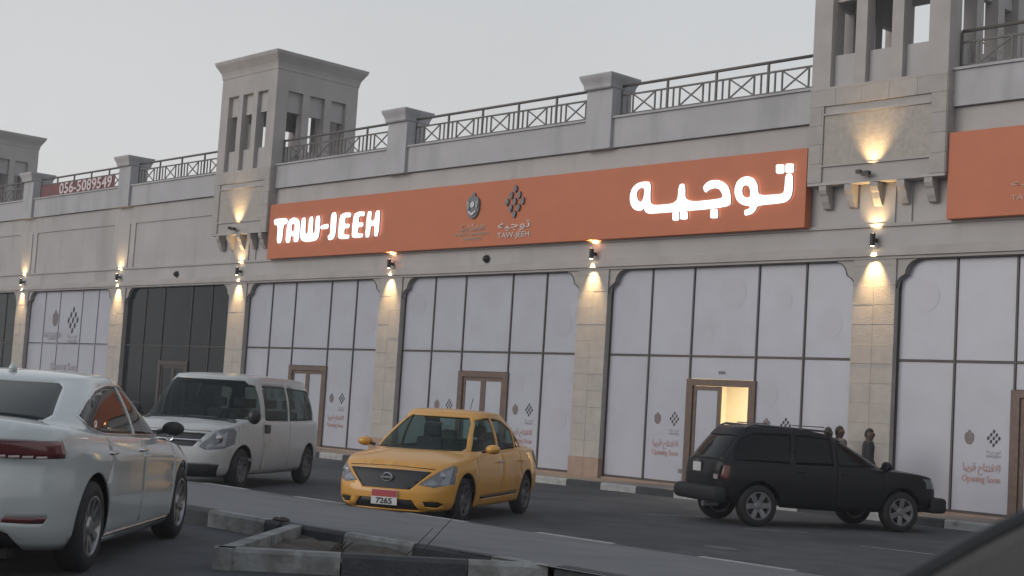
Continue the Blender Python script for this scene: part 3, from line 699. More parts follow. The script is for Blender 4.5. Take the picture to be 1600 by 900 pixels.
# ================================================================ vehicles
def pch(tab):
    """monotone smooth interpolation of a table [(x, v)...]"""
    xs = [a for a, _ in tab]; ys = [b for _, b in tab]; n = len(xs)
    d = [(ys[i + 1] - ys[i]) / (xs[i + 1] - xs[i]) for i in range(n - 1)]
    m = [d[0]] + [0 if d[i - 1] * d[i] <= 0 else 2 * d[i - 1] * d[i] / (d[i - 1] + d[i]) for i in range(1, n - 1)] + [d[-1]]
    def f(x):
        if x <= xs[0]: return ys[0]
        if x >= xs[-1]: return ys[-1]
        for i in range(n - 1):
            if x <= xs[i + 1]: break
        h = xs[i + 1] - xs[i]; t = (x - xs[i]) / h
        return ys[i] * (1 + 2 * t) * (1 - t) ** 2 + h * m[i] * t * (1 - t) ** 2 + ys[i + 1] * t * t * (3 - 2 * t) + h * m[i + 1] * t * t * (t - 1)
    return f
def body_bm(sp):
    """car body as a stack of closed rings: sill -> shoulder -> bonnet/boot -> glasshouse -> roof"""
    NX, NYr = sp.get('nx', 46), 18
    q = []
    for k in range(NYr): q.append((1, -1 + 2 * k / NYr))
    for k in range(NX):
        t = k / NX; q.append((math.cos(math.pi * t) * .35 + (1 - 2 * t) * .65, 1))
    for k in range(NYr): q.append((-1, 1 - 2 * k / NYr))
    for k in range(NX):
        t = k / NX; q.append((-(math.cos(math.pi * t) * .35 + (1 - 2 * t) * .65), -1))
    def outline(xf, xr, wd, nf, nr, bow=0, bowr=0):
        xm, a = (xf + xr) / 2, (xf - xr) / 2; out = []
        for qx, qy in q:
            n = nf if qx > 0 else nr
            k = (abs(qx) ** n + abs(qy) ** n) ** (1 / n); px, py = qx / k, qy / k
            x = xm + a * px
            if px > 0: x -= bow * (abs(py) ** 2) * px ** 6
            else: x += bowr * (abs(py) ** 2) * px ** 6
            out.append((x, wd * py))
        return out
    zs, zb, zc = pch(sp['sill']), pch(sp['shoulder']), pch(sp['centre'])
    XF, XR_, W = pch(sp['xf']), pch(sp['xr']), pch(sp['w'])
    rings = []; NL = sp.get('nl', 16)
    nf, nr = sp.get('nf', 4.5), sp.get('nr', 6)
    pw = pch(sp['plan']) if 'plan' in sp else None     # extra narrowing along x
    for i in range(NL + 1):
        f = i / NL; o = outline(XF(f), XR_(f), W(f), nf, nr, sp.get('bow', .12), sp.get('bowr', .06))
        rings.append([(x, y * (pw(x) if pw else 1), zs(x) + f * (zb(x) - zs(x))) for x, y in o])
    sh = rings[-1]
    G = sp['gh']  # xw0, xr0, w0, xw1, xr1, w1
    def topz(x, y, wl): 
        t = min(1, abs(y) / wl); return zb(x) + (zc(x) - zb(x)) * (1 - t ** 2.6)
    base = outline(G['xw0'], G['xr0'], G['w0'], G.get('n0', 7), G.get('n0r', 6), G.get('bow', .18), G.get('bowr', .1))
    NT = 6
    for i in range(1, NT + 1):
        g_ = i / NT; ring = []
        ge = g_
        for (sx, sy, sz), (bx, by) in zip(sh, base):
            x, y = sx + (bx - sx) * ge, sy + (by - sy) * ge
            z = topz(x, y, W(1) * (pw(x) if pw else 1))
            ring.append((x, y, z))
        # keep a soft edge at the shoulder
        rings.append(ring)
    bz = [p[2] for p in rings[-1]]
    ro = outline(G['xw1'], G['xr1'], G['w1'], G.get('n1', 5), G.get('n1r', 5), G.get('bow1', .10), G.get('bowr1', .08))
    zr = pch(sp['roof']); NG = 10; cs = G.get('curve', .03); cf = G.get('curvef', .02)
    for i in range(1, NG + 1):
        h = i / NG; ring = []
        for (bx, by), (rx, ry), z0 in zip(base, ro, bz):
            z1 = zr(rx); s = math.sin(math.pi * h)
            x = bx + (rx - bx) * h; y = by + (ry - by) * h
            L = math.hypot(x, y * 2) or 1
            y += (1 if y > 0 else -1) * cs * s * min(1, abs(by) / G['w0']) ** 4
            if abs(rx - bx) > .02: x += (1 if rx < bx else -1) * cf * s * min(1, abs(rx - bx) / .3)
            ring.append((x, y, z0 + (z1 - z0) * h))
        rings.append(ring)
    crown = sp.get('crown', .05)
    for i, k in enumerate((.975, .93, .84, .66, .4, .12)):
        ring = []
        xm = (G['xw1'] + G['xr1']) / 2
        for (rx, ry) in ro:
            x = xm + (rx - xm) * (1 - (1 - k) * .8); y = ry * k
            ring.append((x, y, zr(rx if k > .9 else x) + crown * (1 - k ** 2) ** .5 * (1 if k < .9 else 1)))
        rings.append(ring)
    bm = bmesh.new(); V = [[bm.verts.new(p) for p in r] for r in rings]; n = len(q)
    for a, b in zip(V, V[1:]):
        for k in range(n): bm.faces.new((a[k], a[(k + 1) % n], b[(k + 1) % n], b[k]))
    top = V[-1]
    # close the roof with strips joining the two sides
    for k in range(NX):
        a = NYr + k; b = (2 * NYr + 2 * NX - k) % n
        bm.faces.new((top[a], top[(a + 1) % n], top[(b - 1) % n], top[b]))
    f0 = [top[k] for k in range(0, NYr + 1)]; bm.faces.new(f0)
    f1 = [top[k] for k in range(NYr + NX, 2 * NYr + NX + 1)]; bm.faces.new(f1)
    bmesh.ops.recalc_face_normals(bm, faces=bm.faces)
    bm.normal_update()
    if sum(f.normal.z for f in bm.faces if f.calc_center_median().z > 1.2) < 0: bmesh.ops.reverse_faces(bm, faces=bm.faces)
    return bm
def pip(p, poly):
    x, y = p; ins = False; n = len(poly)
    for i in range(n):
        (x1, y1), (x2, y2) = poly[i], poly[(i + 1) % n]
        if (y1 > y) != (y2 > y) and x < (x2 - x1) * (y - y1) / (y2 - y1) + x1: ins = not ins
    return ins
AXS = {'side': (0, 2, 1), 'front': (1, 2, 0), 'rear': (1, 2, 0), 'top': (0, 1, 2)}
def extract(bm, view, poly, sgn=1, lim=0.12, delete=True, zmax=None):
    """cut polygon out of the shell as seen in that view; returns a new bmesh of the faces inside"""
    a, b, c = AXS[view]
    if view == 'rear': sgn = -1
    if view in ('front', 'top'): sgn = 1
    xs = [p[0] for p in poly]; ys = [p[1] for p in poly]; bb = (min(xs) - .02, max(xs) + .02, min(ys) - .02, max(ys) + .02)
    def cand():
        r = []
        for f in bm.faces:
            if f.normal[c] * sgn < lim: continue
            u0 = min(v.co[a] for v in f.verts); u1 = max(v.co[a] for v in f.verts)
            if u1 < bb[0] or u0 > bb[1]: continue
            w0 = min(v.co[b] for v in f.verts); w1 = max(v.co[b] for v in f.verts)
            if w1 < bb[2] or w0 > bb[3]: continue
            r.append(f)
        return r
    n = len(poly)
    for i in range(n):
        p, q_ = poly[i], poly[(i + 1) % n]
        nrm = Vector((0, 0, 0)); nrm[a] = -(q_[1] - p[1]); nrm[b] = q_[0] - p[0]
        if nrm.length < 1e-5: continue
        co = Vector((0, 0, 0)); co[a], co[b] = p
        e0 = (min(p[0], q_[0]) - .03, max(p[0], q_[0]) + .03, min(p[1], q_[1]) - .03, max(p[1], q_[1]) + .03)
        fs = []
        for f in cand():
            u0 = min(v.co[a] for v in f.verts); u1 = max(v.co[a] for v in f.verts); w0 = min(v.co[b] for v in f.verts); w1 = max(v.co[b] for v in f.verts)
            if u1 < e0[0] or u0 > e0[1] or w1 < e0[2] or w0 > e0[3]: continue
            fs.append(f)
        if not fs: continue
        ge = set(); [ge.update(f.verts, f.edges) for f in fs]
        bmesh.ops.bisect_plane(bm, geom=fs + list(ge), dist=1e-4, plane_co=co, plane_no=nrm.normalized())
        bm.normal_update()
    ins = [f for f in cand() if pip((f.calc_center_median()[a], f.calc_center_median()[b]), poly)]
    nb = bmesh.new(); mp = {}
    for f in ins:
        vs = []
        for v in f.verts:
            if v not in mp: mp[v] = nb.verts.new(v.co); 
            vs.append(mp[v])
        try: nf_ = nb.faces.new(vs); nf_.smooth = True
        except ValueError: pass
    # carry the original smooth normals for offsetting
    nb.normal_update()
    if delete and ins: bmesh.ops.delete(bm, geom=ins, context='FACES')
    return nb
def mirror_poly(poly): return [(-x, z) for x, z in poly][::-1]
def part_from(nbs, name, m, parent, off=0.0, thick=.012, smooth=True, **k):
    me = bpy.data.meshes.new(name); bm = bmesh.new()
    for nb in nbs:
        nb.normal_update()
        no = {v: v.normal.copy() for v in nb.verts}
        mp = {v: bm.verts.new(v.co + no[v] * off) for v in nb.verts}
        for f in nb.faces:
            try: bm.faces.new([mp[v] for v in f.verts]).smooth = smooth
            except ValueError: pass
        nb.free()
    bm.to_mesh(me); bm.free(); me.materials.append(m)
    o = link(name, me, parent, **k)
    if thick: s = o.modifiers.new('thickness', 'SOLIDIFY'); s.thickness = thick; s.offset = -1
    return o
def surf(view, u, v, sgn=1):
    """point of the uncut body seen from that side"""
    if view == 'side': o, d = Vector((u, 3 * sgn, v)), Vector((0, -sgn, 0))
    elif view == 'front': o, d = Vector((5, u, v)), Vector((-1, 0, 0))
    else: o, d = Vector((-5, u, v)), Vector((1, 0, 0))
    h = BVH.ray_cast(o, d); return h[0], h[1]
def trim(view, pts, r, m, name, parent, sgn=1, closed=False, off=0.0):
    P_ = []; pts = pts + ([pts[0]] if closed else [])
    for (a, b), (c_, d_) in zip(pts, pts[1:]):
        L = max(1, int(math.hypot(c_ - a, d_ - b) / .05))
        for k in range(L):
            p, n_ = surf(view, a + (c_ - a) * k / L, b + (d_ - b) * k / L, sgn)
            if p: P_.append(p + n_ * off)
    p, n_ = surf(view, *pts[-1], sgn)
    if p: P_.append(p + n_ * off)
    return MB().tube(P_, r, 6).build(name, m, parent, True)
def arch(cx_, cz_, r, n=18):
    return [(cx_ + r * math.cos(math.pi * k / n), cz_ + r * math.sin(math.pi * k / n)) for k in range(n + 1)][::1] + [(cx_ - r, .02), (cx_ + r, .02)]
TYRE = mat('tyre_rubber', (.012, .012, .013), .75, var=.3, scale=12)
ALLOY = mat('alloy_grey', (.30, .30, .31), .35, .75, var=.15, scale=12)
ALLOYD = mat('alloy_dull', (.12, .12, .125), .45, .5, var=.3, scale=12)
WELL = mat('wheel_well', (.008, .008, .009), .9)
CABIN = mat('cabin_fabric', (.085, .083, .08), .8, var=.2)
CABINL = mat('cabin_light', (.16, .15, .14), .8)
CHROME = mat('chrome_trim', (.55, .55, .56), .15, 1)
GLASSK = glass('near_black_glass', (.05, .05, .05), .05, .08, (.005, .005, .006), .22)
GLASSF = glass('windscreen_glass', (.80, .90, .88), .80)
GLASSS = glass('side_glass', (.72, .80, .78), .72)
GLASSD = glass('dark_tint_glass', (.12, .13, .13), .12, spec=.28)
LENSC = glass('lamp_glass', (.95, .96, .98), .72, .08, (.42, .44, .47))
LENSR = mat('tail_lamp_red', (.10, .016, .018), .18, var=.2, coat=.6)
LENSW = mat('tail_lamp_pale', (.30, .25, .25), .2, coat=.5)
SEAM = mat('panel_gap', (.01, .01, .01), .9)
WMESH = {}
def wheel(car, x, y, r, wd, style, rim_m, sgn):
    """wheel > tyre, rim; the outer face looks along sgn*y"""
    key = (r, wd, style)
    if key not in WMESH:
        rr = r * (.66 if style != 'van' else .60)
        ty = MB().lathe([(rr, -wd / 2 + .01), (rr + .03, -wd / 2), (r - .03, -wd / 2 + .008), (r - .006, -wd / 2 + .03), (r, -wd / 2 + .05), (r, wd / 2 - .05), (r - .006, wd / 2 - .03), (r - .03, wd / 2 - .008), (rr + .03, wd / 2), (rr, wd / 2 - .01), (rr, 0)], axis='y', seg=40)
        ty.f = ty.f[:-2]
        tm = ty.mesh('tyre', TYRE, True, 40)
        b = MB(); b.lathe([(rr + .004, wd / 2 - .005), (rr - .012, wd / 2 - .004), (rr - .02, wd / 2 - .02), (rr - .03, wd / 2 - .10), (rr - .03, -wd / 2 + .01), (rr + .002, -wd / 2 + .005)], axis='y', seg=40); b.f = b.f[:-2]
        ns = {'sedan': 5, 'taxi': 7, 'van': 10, 'suv': 6}[style]
        for k in range(ns):
            q = 2 * math.pi * k / ns + .3
            prs = ((-.13, .0), (.13, .0)) if style == 'sedan' else ((0, 0),)
            for dq, _ in prs:
                wi = {'sedan': .022, 'taxi': .03, 'van': .028, 'suv': .045}[style]
                a1, a2 = q + dq * 1.4, q + dq * 2.1
                p1 = Vector((math.cos(a1) * .05, 0, math.sin(a1) * .05)); p2 = Vector((math.cos(a2) * (rr - .015), 0, math.sin(a2) * (rr - .015)))
                d = (p2 - p1).normalized(); s_ = Vector((-d.z, 0, d.x))
                y1, y2 = wd / 2 - .045, wd / 2 - .012
                vs = []
                for P_, ww, yy in ((p1, wi * .9, y1 + .012), (p2, wi * 1.15, y2 - .004)):
                    for sg in (-1, 1): vs.append((P_.x + s_.x * ww * sg, yy, P_.z + s_.z * ww * sg)); vs.append((P_.x + s_.x * ww * sg * .8, yy - .035, P_.z + s_.z * ww * sg * .8))
                b.add(vs, [(0, 2, 6, 4), (1, 5, 7, 3), (0, 4, 5, 1), (2, 3, 7, 6), (4, 6, 7, 5), (0, 1, 3, 2)])
        b.lathe([(.02, wd / 2 - .012), (.055, wd / 2 - .016), (.075, wd / 2 - .035), (.075, wd / 2 - .07)][::-1], axis='y', seg=18)
        rm_ = b.mesh('rim', rim_m, True, 35)
        dk = MB().lathe([(rr * .82, .0), (rr * .82, .02), (.03, .03), (.03, 0)], axis='y', seg=28).lathe([(rr - .03, -.05), (.01, -.05)], axis='y', seg=28).mesh('wheel', mat('brake_disc', (.035, .033, .032), .5, .5), True, 40)
        WMESH[key] = (tm, rm_, dk)
    tm, rm_, dk = WMESH[key]
    o = link('wheel', dk, car, (x, y, r)); o.rotation_euler = (0, random.uniform(0, 6), 0 if sgn > 0 else math.pi)
    if sgn < 0: o.rotation_euler = (0, random.uniform(0, 6), math.pi)
    link('tyre', tm, o); link('rim', rm_, o); return o
def seat(car, x, y, z=.42, m=CABIN, hr=True, h=.62):
    b = MB(); b.box(x - .25, x + .25, y - .24, y + .24, z - .1, z + .08)
    b.add([(x - .26, y - .22, z), (x - .26, y + .22, z), (x - .12, y + .24, z), (x - .12, y - .24, z), (x - .42, y - .2, z + h), (x - .42, y + .2, z + h), (x - .33, y + .2, z + h), (x - .33, y - .2, z + h)],
          [(0, 3, 2, 1), (4, 5, 6, 7), (0, 1, 5, 4), (1, 2, 6, 5), (2, 3, 7, 6), (3, 0, 4, 7)])
    if hr: b.box(x - .45, x - .36, y - .12, y + .12, z + h + .04, z + h + .2)
    o = b.build('seat', m, car); bev(o, .03, 3); return o
def mirror(car, x, y, z, s, m, glassm, w_=.20, h_=.13):
    b = MB(); b.lathe([(.02, -.10), (.6, -.09), (.95, -.03), (1.0, .0), (1.0, .03), (.93, .035)], axis='x', seg=20)
    b.v = [(vx, vy * w_ / 2 * s, vz * h_ / 2) for vx, vy, vz in b.v]
    b.v = [(-vx + x, vy + y + s * (w_ / 2 + .05), vz + z) for vx, vy, vz in b.v]
    o = b.build('wing_mirror', m, car, True)
    MB().tube([(x - .02, y, z - .04), (x, y + s * .09, z - .02)], .022, 8).build('mirror_stalk', BLACKP, o)
    return o
def plate(car, x, y, z, txt, facing, w_=.34, h_=.16, red=True):
    """number plate; facing +1 looks forwards (+x), -1 backwards"""
    t = MB().box(x, x + .012 * facing, y - w_ / 2, y + w_ / 2, z - h_ / 2, z + h_ / 2).build('number_plate', mat('plate_white', (.52, .52, .52), .5), car)
    if red: MB().box(x + .0125 * facing, x + .015 * facing, y - w_ / 2 + .005, y + w_ / 2 - .005, z + .005, z + h_ / 2 - .005).build('plate_band', mat('plate_red', (.33, .04, .04), .5), t)
    if txt:
        o = text_mesh(txt, .1, .004, LOGOB, 'plate_number', t, w_ * .62, .002)
        # text faces -Y; turn it to look along facing*x
        o.rotation_euler = (0, 0, R_(90) if facing > 0 else R_(-90)); o.location = (x + .017 * facing, y, z - h_ * .26)
    return t
def make_car(label, name, sp, pose, zroad, paint):
    """pose: x, y, heading in degrees"""
    t = thing(name, label[0], label[1], (pose[0], pose[1], zroad), R_(pose[2]))
    t.scale = (sp.get('scale', 1),) * 3
    bm = body_bm(sp); wb = sp['wb'] / 2; r = sp['wr']
    global BVH; BVH = BVHTree.FromBMesh(bm)
    for s in (1, -1):
        for x in (wb + sp.get('wo', 0), -wb + sp.get('wo', 0)):
            extract(bm, 'side', arch(x, r + .01, r + sp.get('ag', .06)), s, .1).free()
    def do(view, poly, nm, m, off=0, thick=.012, both=False, sides=(1, -1), parent=None, lim=.12, **k):
        res = []
        if view == 'side':
            for s in sides: res.append(part_from([extract(bm, 'side', poly, s)], nm, m, parent or t, off, thick, **k))
        elif both:
            for pl_ in (poly, mirror_poly(poly)): res.append(part_from([extract(bm, view, pl_, lim=lim)], nm, m, parent or t, off, thick, **k))
        else: res.append(part_from([extract(bm, view, poly, lim=lim)], nm, m, parent or t, off, thick, **k))
        return res
    sp['cuts'](t, bm, do)
    # flush seams cut as thin dark grooves
    for view, line, sd in sp.get('seams', []):
        for s in ((1, -1) if view == 'side' else (1,)):
            nbs = []
            for (p, q_) in zip(line, line[1:]):
                dx, dz = q_[0] - p[0], q_[1] - p[1]; L = math.hypot(dx, dz); ux, uz = -dz / L * .006, dx / L * .006
                nbs.append(extract(bm, view, [(p[0] + ux, p[1] + uz), (p[0] - ux, p[1] - uz), (q_[0] - ux, q_[1] - uz), (q_[0] + ux, q_[1] + uz)], s))
            part_from(nbs, 'panel_seam', SEAM, t, -.006, .004)
    me = bpy.data.meshes.new('body')
    for f in bm.faces: f.smooth = True
    bmesh.ops.remove_doubles(bm, verts=bm.verts, dist=1e-4)
    bm.to_mesh(me); bm.free(); me.materials.append(paint); me.materials.append(WELL)
    o = link('body', me, t); md = o.modifiers.new('thickness', 'SOLIDIFY'); md.thickness = .018; md.offset = -1; md.material_offset = 1; md.material_offset_rim = 0
    # underbody and wheel housings
    hw = sp['w'][0][1] - .04; gl = sp['floor']
    ub = MB(); xs_ = sp['under']; ar = r + .07
    xa, xb = wb + sp.get('wo', 0), -wb + sp.get('wo', 0)
    for a_, b_ in ((xs_[0], xb - ar), (xb + ar, xa - ar), (xa + ar, xs_[1])):
        hq = hw if (a_ < 0 < b_) else hw * .72
        ub.box(a_, b_, -hq, hq, gl, gl + .06)
    for xx in (xa, xb): ub.box(xx - ar + .001, xx + ar - .001, -hw + .28, hw - .28, gl + .002, gl + .058)
    ub.build('underbody', WELL, t)
    for xx in (xa, xb):
        for s in (1, -1):
            pr = [(xx + ar * math.cos(math.pi * k / 12), r + .01 + ar * math.sin(math.pi * k / 12)) for k in range(13)]
            n_ = len(pr); y0, y1 = s * (hw - .02) * .97, s * (hw - .30)
            vs = [(a_, y0, b_) for a_, b_ in pr] + [(a_, y1, b_) for a_, b_ in pr]
            h_ = MB().add(vs, [(i, i + 1, i + 1 + n_, i + n_) for i in range(n_ - 1)] + [tuple(range(n_, 2 * n_))]).build('wheel_housing', WELL, t)
            h_.modifiers.new('th', 'SOLIDIFY').thickness = .01
    for x in (xa, xb):
        for s in (1, -1): wheel(t, x, s * (sp['track'] / 2), r, sp['tw'], sp['style'], sp['rim'], s)
    return t

# ---- paints
def paint(nm, c, metal=.0, rough=.32, coat=.8, dirt=(.2, .19, .17), da=.25): return mat(nm, c, rough, metal, var=.04, scale=2, coat=coat, stain=(dirt, 1.6, .55, da))
WHITEP = paint('pearl_white_paint', (.43, .462, .462), coat=1)
VANP = paint('van_white_paint', (.41, .42, .42), coat=.6, rough=.4)
YELP = paint('taxi_yellow_paint', (.55, .265, .035), coat=.5, rough=.42, dirt=(.40, .20, .05))
BLKP = paint('black_paint', (.005, .005, .007), coat=.12, rough=.45, dirt=(.010, .0095, .009))

# ---------------------------------------------------------------- yellow taxi (small saloon)
def taxi_cuts(t, bm, do):
    ws = [(-.60, .93), (.60, .93), (.63, .97), (.49, 1.32), (.43, 1.385), (-.43, 1.385), (-.49, 1.32), (-.63, .97)]
    do('front', ws, 'windscreen', GLASSF, -.006, .005)
    do('rear', [(-.60, 1.04), (.60, 1.04), (.50, 1.36), (-.50, 1.36)], 'rear_window', GLASSF, -.006, .005)
    do('side', [(.86, .93), (.60, 1.15), (.30, 1.355), (.10, 1.385), (-.08, 1.39), (-.06, .94)], 'front_side_window', GLASSS, -.008, .005)
    do('side', [(-.14, .945), (-.15, 1.39), (-.55, 1.36), (-.85, 1.24), (-.86, .97)], 'rear_side_window', GLASSS, -.008, .005)
    do('side', [(-.90, .975), (-.90, 1.215), (-1.06, 1.10), (-1.14, 1.0)], 'quarter_window', GLASSD, -.008, .005)
    # grille, headlamps, fog recesses, lower intake
    do('front', [(-.33, .43), (.33, .43), (.57, .665), (.50, .675), (-.50, .675), (-.57, .665)], 'grille', mat('grille_dark', (.018, .02, .024), .6), -.012, .01)
    for h in do('front', [(.43, .50), (.62, .47), (.80, .52), (.835, .60), (.83, .70), (.78, .765), (.70, .72), (.56, .60)], 'headlight', LENSC, .004, .02, both=True, lim=.22):
        pass
    do('front', [(-.46, .16), (.46, .16), (.36, .30), (-.36, .30)], 'lower_intake', BLACKP, -.02, .01)
    do('front', [(.50, .285), (.53, .215), (.66, .205), (.72, .25), (.68, .29)], 'fog_lamp_recess', BLACKP, -.02, .01, both=True)
    do('rear', [(.45, .70), (.78, .70), (.80, .84), (.76, .93), (.55, .90)], 'tail_light', LENSR, .006, .02, both=True)
    do('side', [(.80, .305), (-.78, .335), (-.78, .365), (.80, .335)], 'side_moulding', BLACKP, .008, .012)
    for s in (1, -1):
        mirror(t, .72, s * .80, .975, s, YELP, BLACKP)
        for x in (.02, -.92):
            b = MB().tube([(x - .09, s * .845, .80), (x - .07, s * .875, .80), (x + .05, s * .875, .80), (x + .07, s * .845, .80)], .013, 6); b.build('door_handle', YELP if x < 0 else SILVER, t)
    # head lamp bowls behind the glass
    for s in (1, -1):
        p_ = surf('front', s * .66, .62)[0]; MB().lathe([(.065, .0), (.055, -.04), (.02, -.07)], axis='x', seg=14, c=(p_.x - .035, p_.y, .62)).build('headlight_bowl', SILVER, t, True)
        MB().add([(surf('front', s * y_, z_)[0] - Vector((.09, 0, 0))) for y_, z_ in ((.47, .50), (.74, .50), (.74, .74), (.60, .62))], [(0, 1, 2, 3)]).build('headlight_reflector', SILVER, t)
    # badge: ring with a bar
    b = MB(); cxg, czg = surf('front', 0, .57)[0].x + .006, .57
    ring = [(cxg, .068 * math.cos(q), czg + .05 * math.sin(q)) for q in [k * math.pi / 10 for k in range(21)]]
    b.tube(ring, .011, 6); b.box(cxg - .005, cxg + .012, -.085, .085, czg - .012, czg + .012)
    b.build('badge', CHROME, t)
    MB().tube([(cxg - .03, -.55, .672), (cxg - .0, 0, .682), (cxg - .03, .55, .672)], .004, 6).build('grille_trim', SILVER, t)
    plate(t, surf('front', 0, .38)[0].x + .004, 0.0, .315, '7265', 1, .36, .19)
    MB().tube([(1.02, -.62, .935), (1.12, -.1, .955), (1.10, .55, .94)], .008, 5).build('wiper', BLACKP, t)
    MB().tube([(-.62, .1, 1.50), (-.72, .1, 1.66)], .005, 5).build('antenna', BLACKP, t)
    # cabin
    for y in (.36, -.36): seat(t, .1, y, .45, CABIN)
    b = MB().box(-.85, -.35, -.62, .62, .35, .52).box(-1.0, -.82, -.62, .62, .4, 1.02); bev(b.build('rear_seat', CABIN, t), .04)
    for y in (.33, -.33): bev(MB().box(-1.03, -.93, y - .12, y + .12, 1.02, 1.18).build('headrest', CABINL, t), .03)
    b = MB().box(.55, .98, -.66, .66, .55, .90); bev(b.build('dashboard', CABIN, t), .05)
    b = MB(); b.tube([(.42 + .05 * math.sin(q), .36 + .18 * math.cos(q), .93 + .17 * math.sin(q)) for q in [k * math.pi / 8 for k in range(17)]], .014, 6); b.build('steering_wheel', CABIN, t)
    bev(MB().box(.52, .54, -.12, .12, 1.24, 1.30).build('rear_view_mirror', BLACKP, t), .01)
TAXI = dict(
    sill=[(-2.1, .28), (-1.6, .24), (0, .20), (1.6, .19), (2.1, .13)],
    shoulder=[(-2.2, .93), (-1.2, .95), (0, .905), (1.0, .86), (1.6, .79), (1.9, .73), (2.1, .68)],
    centre=[(-2.2, 1.0), (-1.9, 1.03), (-1.3, 1.04), (0, 1.0), (.9, .975), (1.4, .90), (1.8, .80), (2.05, .70)],
    xf=[(0, 2.04), (.2, 2.115), (.45, 2.12), (.7, 2.09), (.9, 2.06), (1, 1.99)],
    xr=[(0, -2.18), (.2, -2.30), (.45, -2.32), (.75, -2.28), (1, -2.23)],
    w=[(0, .80), (.2, .835), (.5, .848), (.75, .84), (1, .79)],
    plan=[(-2.4, .93), (-1.6, .985), (-.5, 1), (.8, 1), (1.6, 1), (2.1, .96)],
    nf=7, nr=6, bow=.16, bowr=.08,
    gh=dict(xw0=1.20, xr0=-1.62, w0=.745, xw1=.26, xr1=-.92, w1=.555, bow=.22, bow1=.10, bowr=.12, n0=6, curve=.03),
    roof=[(-1.0, 1.415), (-.5, 1.445), (0, 1.45), (.3, 1.435)], crown=.045,
    wb=2.6, wr=.30, wo=.02, track=1.45, tw=.185, ag=.055, style='taxi', rim=ALLOYD, floor=.2, under=(-2.0, 1.95), cuts=taxi_cuts,
    seams=[('side', [(.93, .30), (.90, .60), (.93, .86)], 1), ('side', [(-.10, .28), (-.10, .92)], 1), ('side', [(-1.02, .55), (-.90, .70), (-.92, .93)], 1), ('front', [(-.60, .70), (-.3, .715), (0, .72), (.3, .715), (.60, .70)], 1)])
# ---------------------------------------------------------------- white saloon (seen from behind)
def sedan_cuts(t, bm, do):
    do('front', [(-.62, .95), (.62, .95), (.60, 1.0), (.50, 1.37), (-.50, 1.37), (-.60, 1.0)], 'windscreen', GLASSD, -.006, .005)
    do('rear', [(-.58, 1.10), (.58, 1.10), (.60, 1.14), (.49, 1.345), (.44, 1.375), (-.44, 1.375), (-.49, 1.345), (-.60, 1.14)], 'rear_window', GLASSD, -.006, .005)
    do('side', [(.95, .965), (.62, 1.16), (.28, 1.325), (.05, 1.365), (.02, 1.365), (.0, .985)], 'front_side_window', GLASSD, -.006, .005)
    do('side', [(-.05, .985), (-.03, 1.366), (-.35, 1.362), (-.70, 1.318), (-1.05, 1.225), (-1.30, 1.135), (-1.24, 1.06), (-.98, 1.01)], 'rear_side_window', GLASSD, -.006, .005)
    for sg in (1, -1):
        trim('side', [(1.0, .955), (.63, 1.168), (.285, 1.333), (.05, 1.374), (-.35, 1.371), (-.705, 1.326), (-1.055, 1.233), (-1.32, 1.135), (-1.25, 1.05), (-.98, 1.002), (0, .977), (1.0, .955)], .009, CHROME, 'window_trim', t, sg, off=.002)
    tl = [(.38, .855), (.60, .845), (.84, .85), (.93, .88), (.93, .965), (.80, .97), (.60, .955), (.38, .94)]
    for pl_, s in ((tl, 1), (mirror_poly(tl), -1)):
        nb1 = extract(bm, 'rear', pl_, lim=.30)
        nb2 = extract(bm, 'side', [(-2.38, .86), (-2.05, .90), (-1.98, .945), (-2.02, .965), (-2.38, .965)], s, lim=.12)
        o = part_from([nb1, nb2], 'tail_light', LENSR, t, .006, .02)
        nbw = MB()
        o2 = MB(); 
        for q in range(4): o2.tube([(-2.40 + .03 * q, s * (.50 + .085 * q), .857), (-2.385 + .03 * q, s * (.57 + .085 * q), .862)], .012, 6)
        o2.build('reversing_lamp', LENSW, o)
    do('rear', [(-.70, .14), (.70, .14), (.60, .34), (.50, .39), (-.50, .39), (-.60, .34)], 'diffuser', BLACKP, -.015, .01)
    do('rear', [(.56, .42), (.78, .405), (.80, .445), (.58, .455)], 'reflector', LENSR, .003, .01, both=True)
    do('front', [(.50, .60), (.84, .62), (.84, .74), (.5, .68)], 'headlight', LENSC, .004, .02, both=True, lim=.22)
    do('front', [(-.42, .50), (.42, .50), (.46, .64), (-.46, .64)], 'grille', BLACKP, -.01, .01)
    do('side', [(1.02, .225), (-1.02, .225), (-1.02, .245), (1.02, .245)], 'sill_trim', CHROME, .004, .01)
    for s in (1, -1):
        mirror(t, .78, s * .80, 1.03, s, BLACKP, BLACKP, .19, .125)
        for x in (-.12, -1.0):
            MB().tube([(x - .11, s * .90, .865), (x - .08, s * .932, .865), (x + .06, s * .932, .865), (x + .09, s * .90, .865)], .014, 8).build('door_handle', CHROME, t)
        MB().tube([(-2.30, s * .50, .27), (-2.42, s * .50, .27)], .045, 12).build('exhaust', CHROME, t)
    plate(t, -2.40, 0, .70, '', -1, .5, .12, False)
    for y in (.38, -.38): seat(t, .15, y, .42, CABIN)
    bev(MB().box(-1.1, -.9, -.64, .64, .4, 1.0).build('rear_seat', CABIN, t), .04)
    bev(MB().box(.65, 1.1, -.7, .7, .5, .93).build('dashboard', CABIN, t), .05)
    MB().tube([(.45, -.2, 1.0), (.45, -.38, 1.10), (.45, -.55, 1.0)], .013, 6).build('steering_wheel', CABIN, t)
    o = MB().lathe([(.035, 0), (.03, .03), (.008, .06)], seg=10).build('roof_antenna', WHITEP, t, True); o.location = (-.75, 0, 1.45)
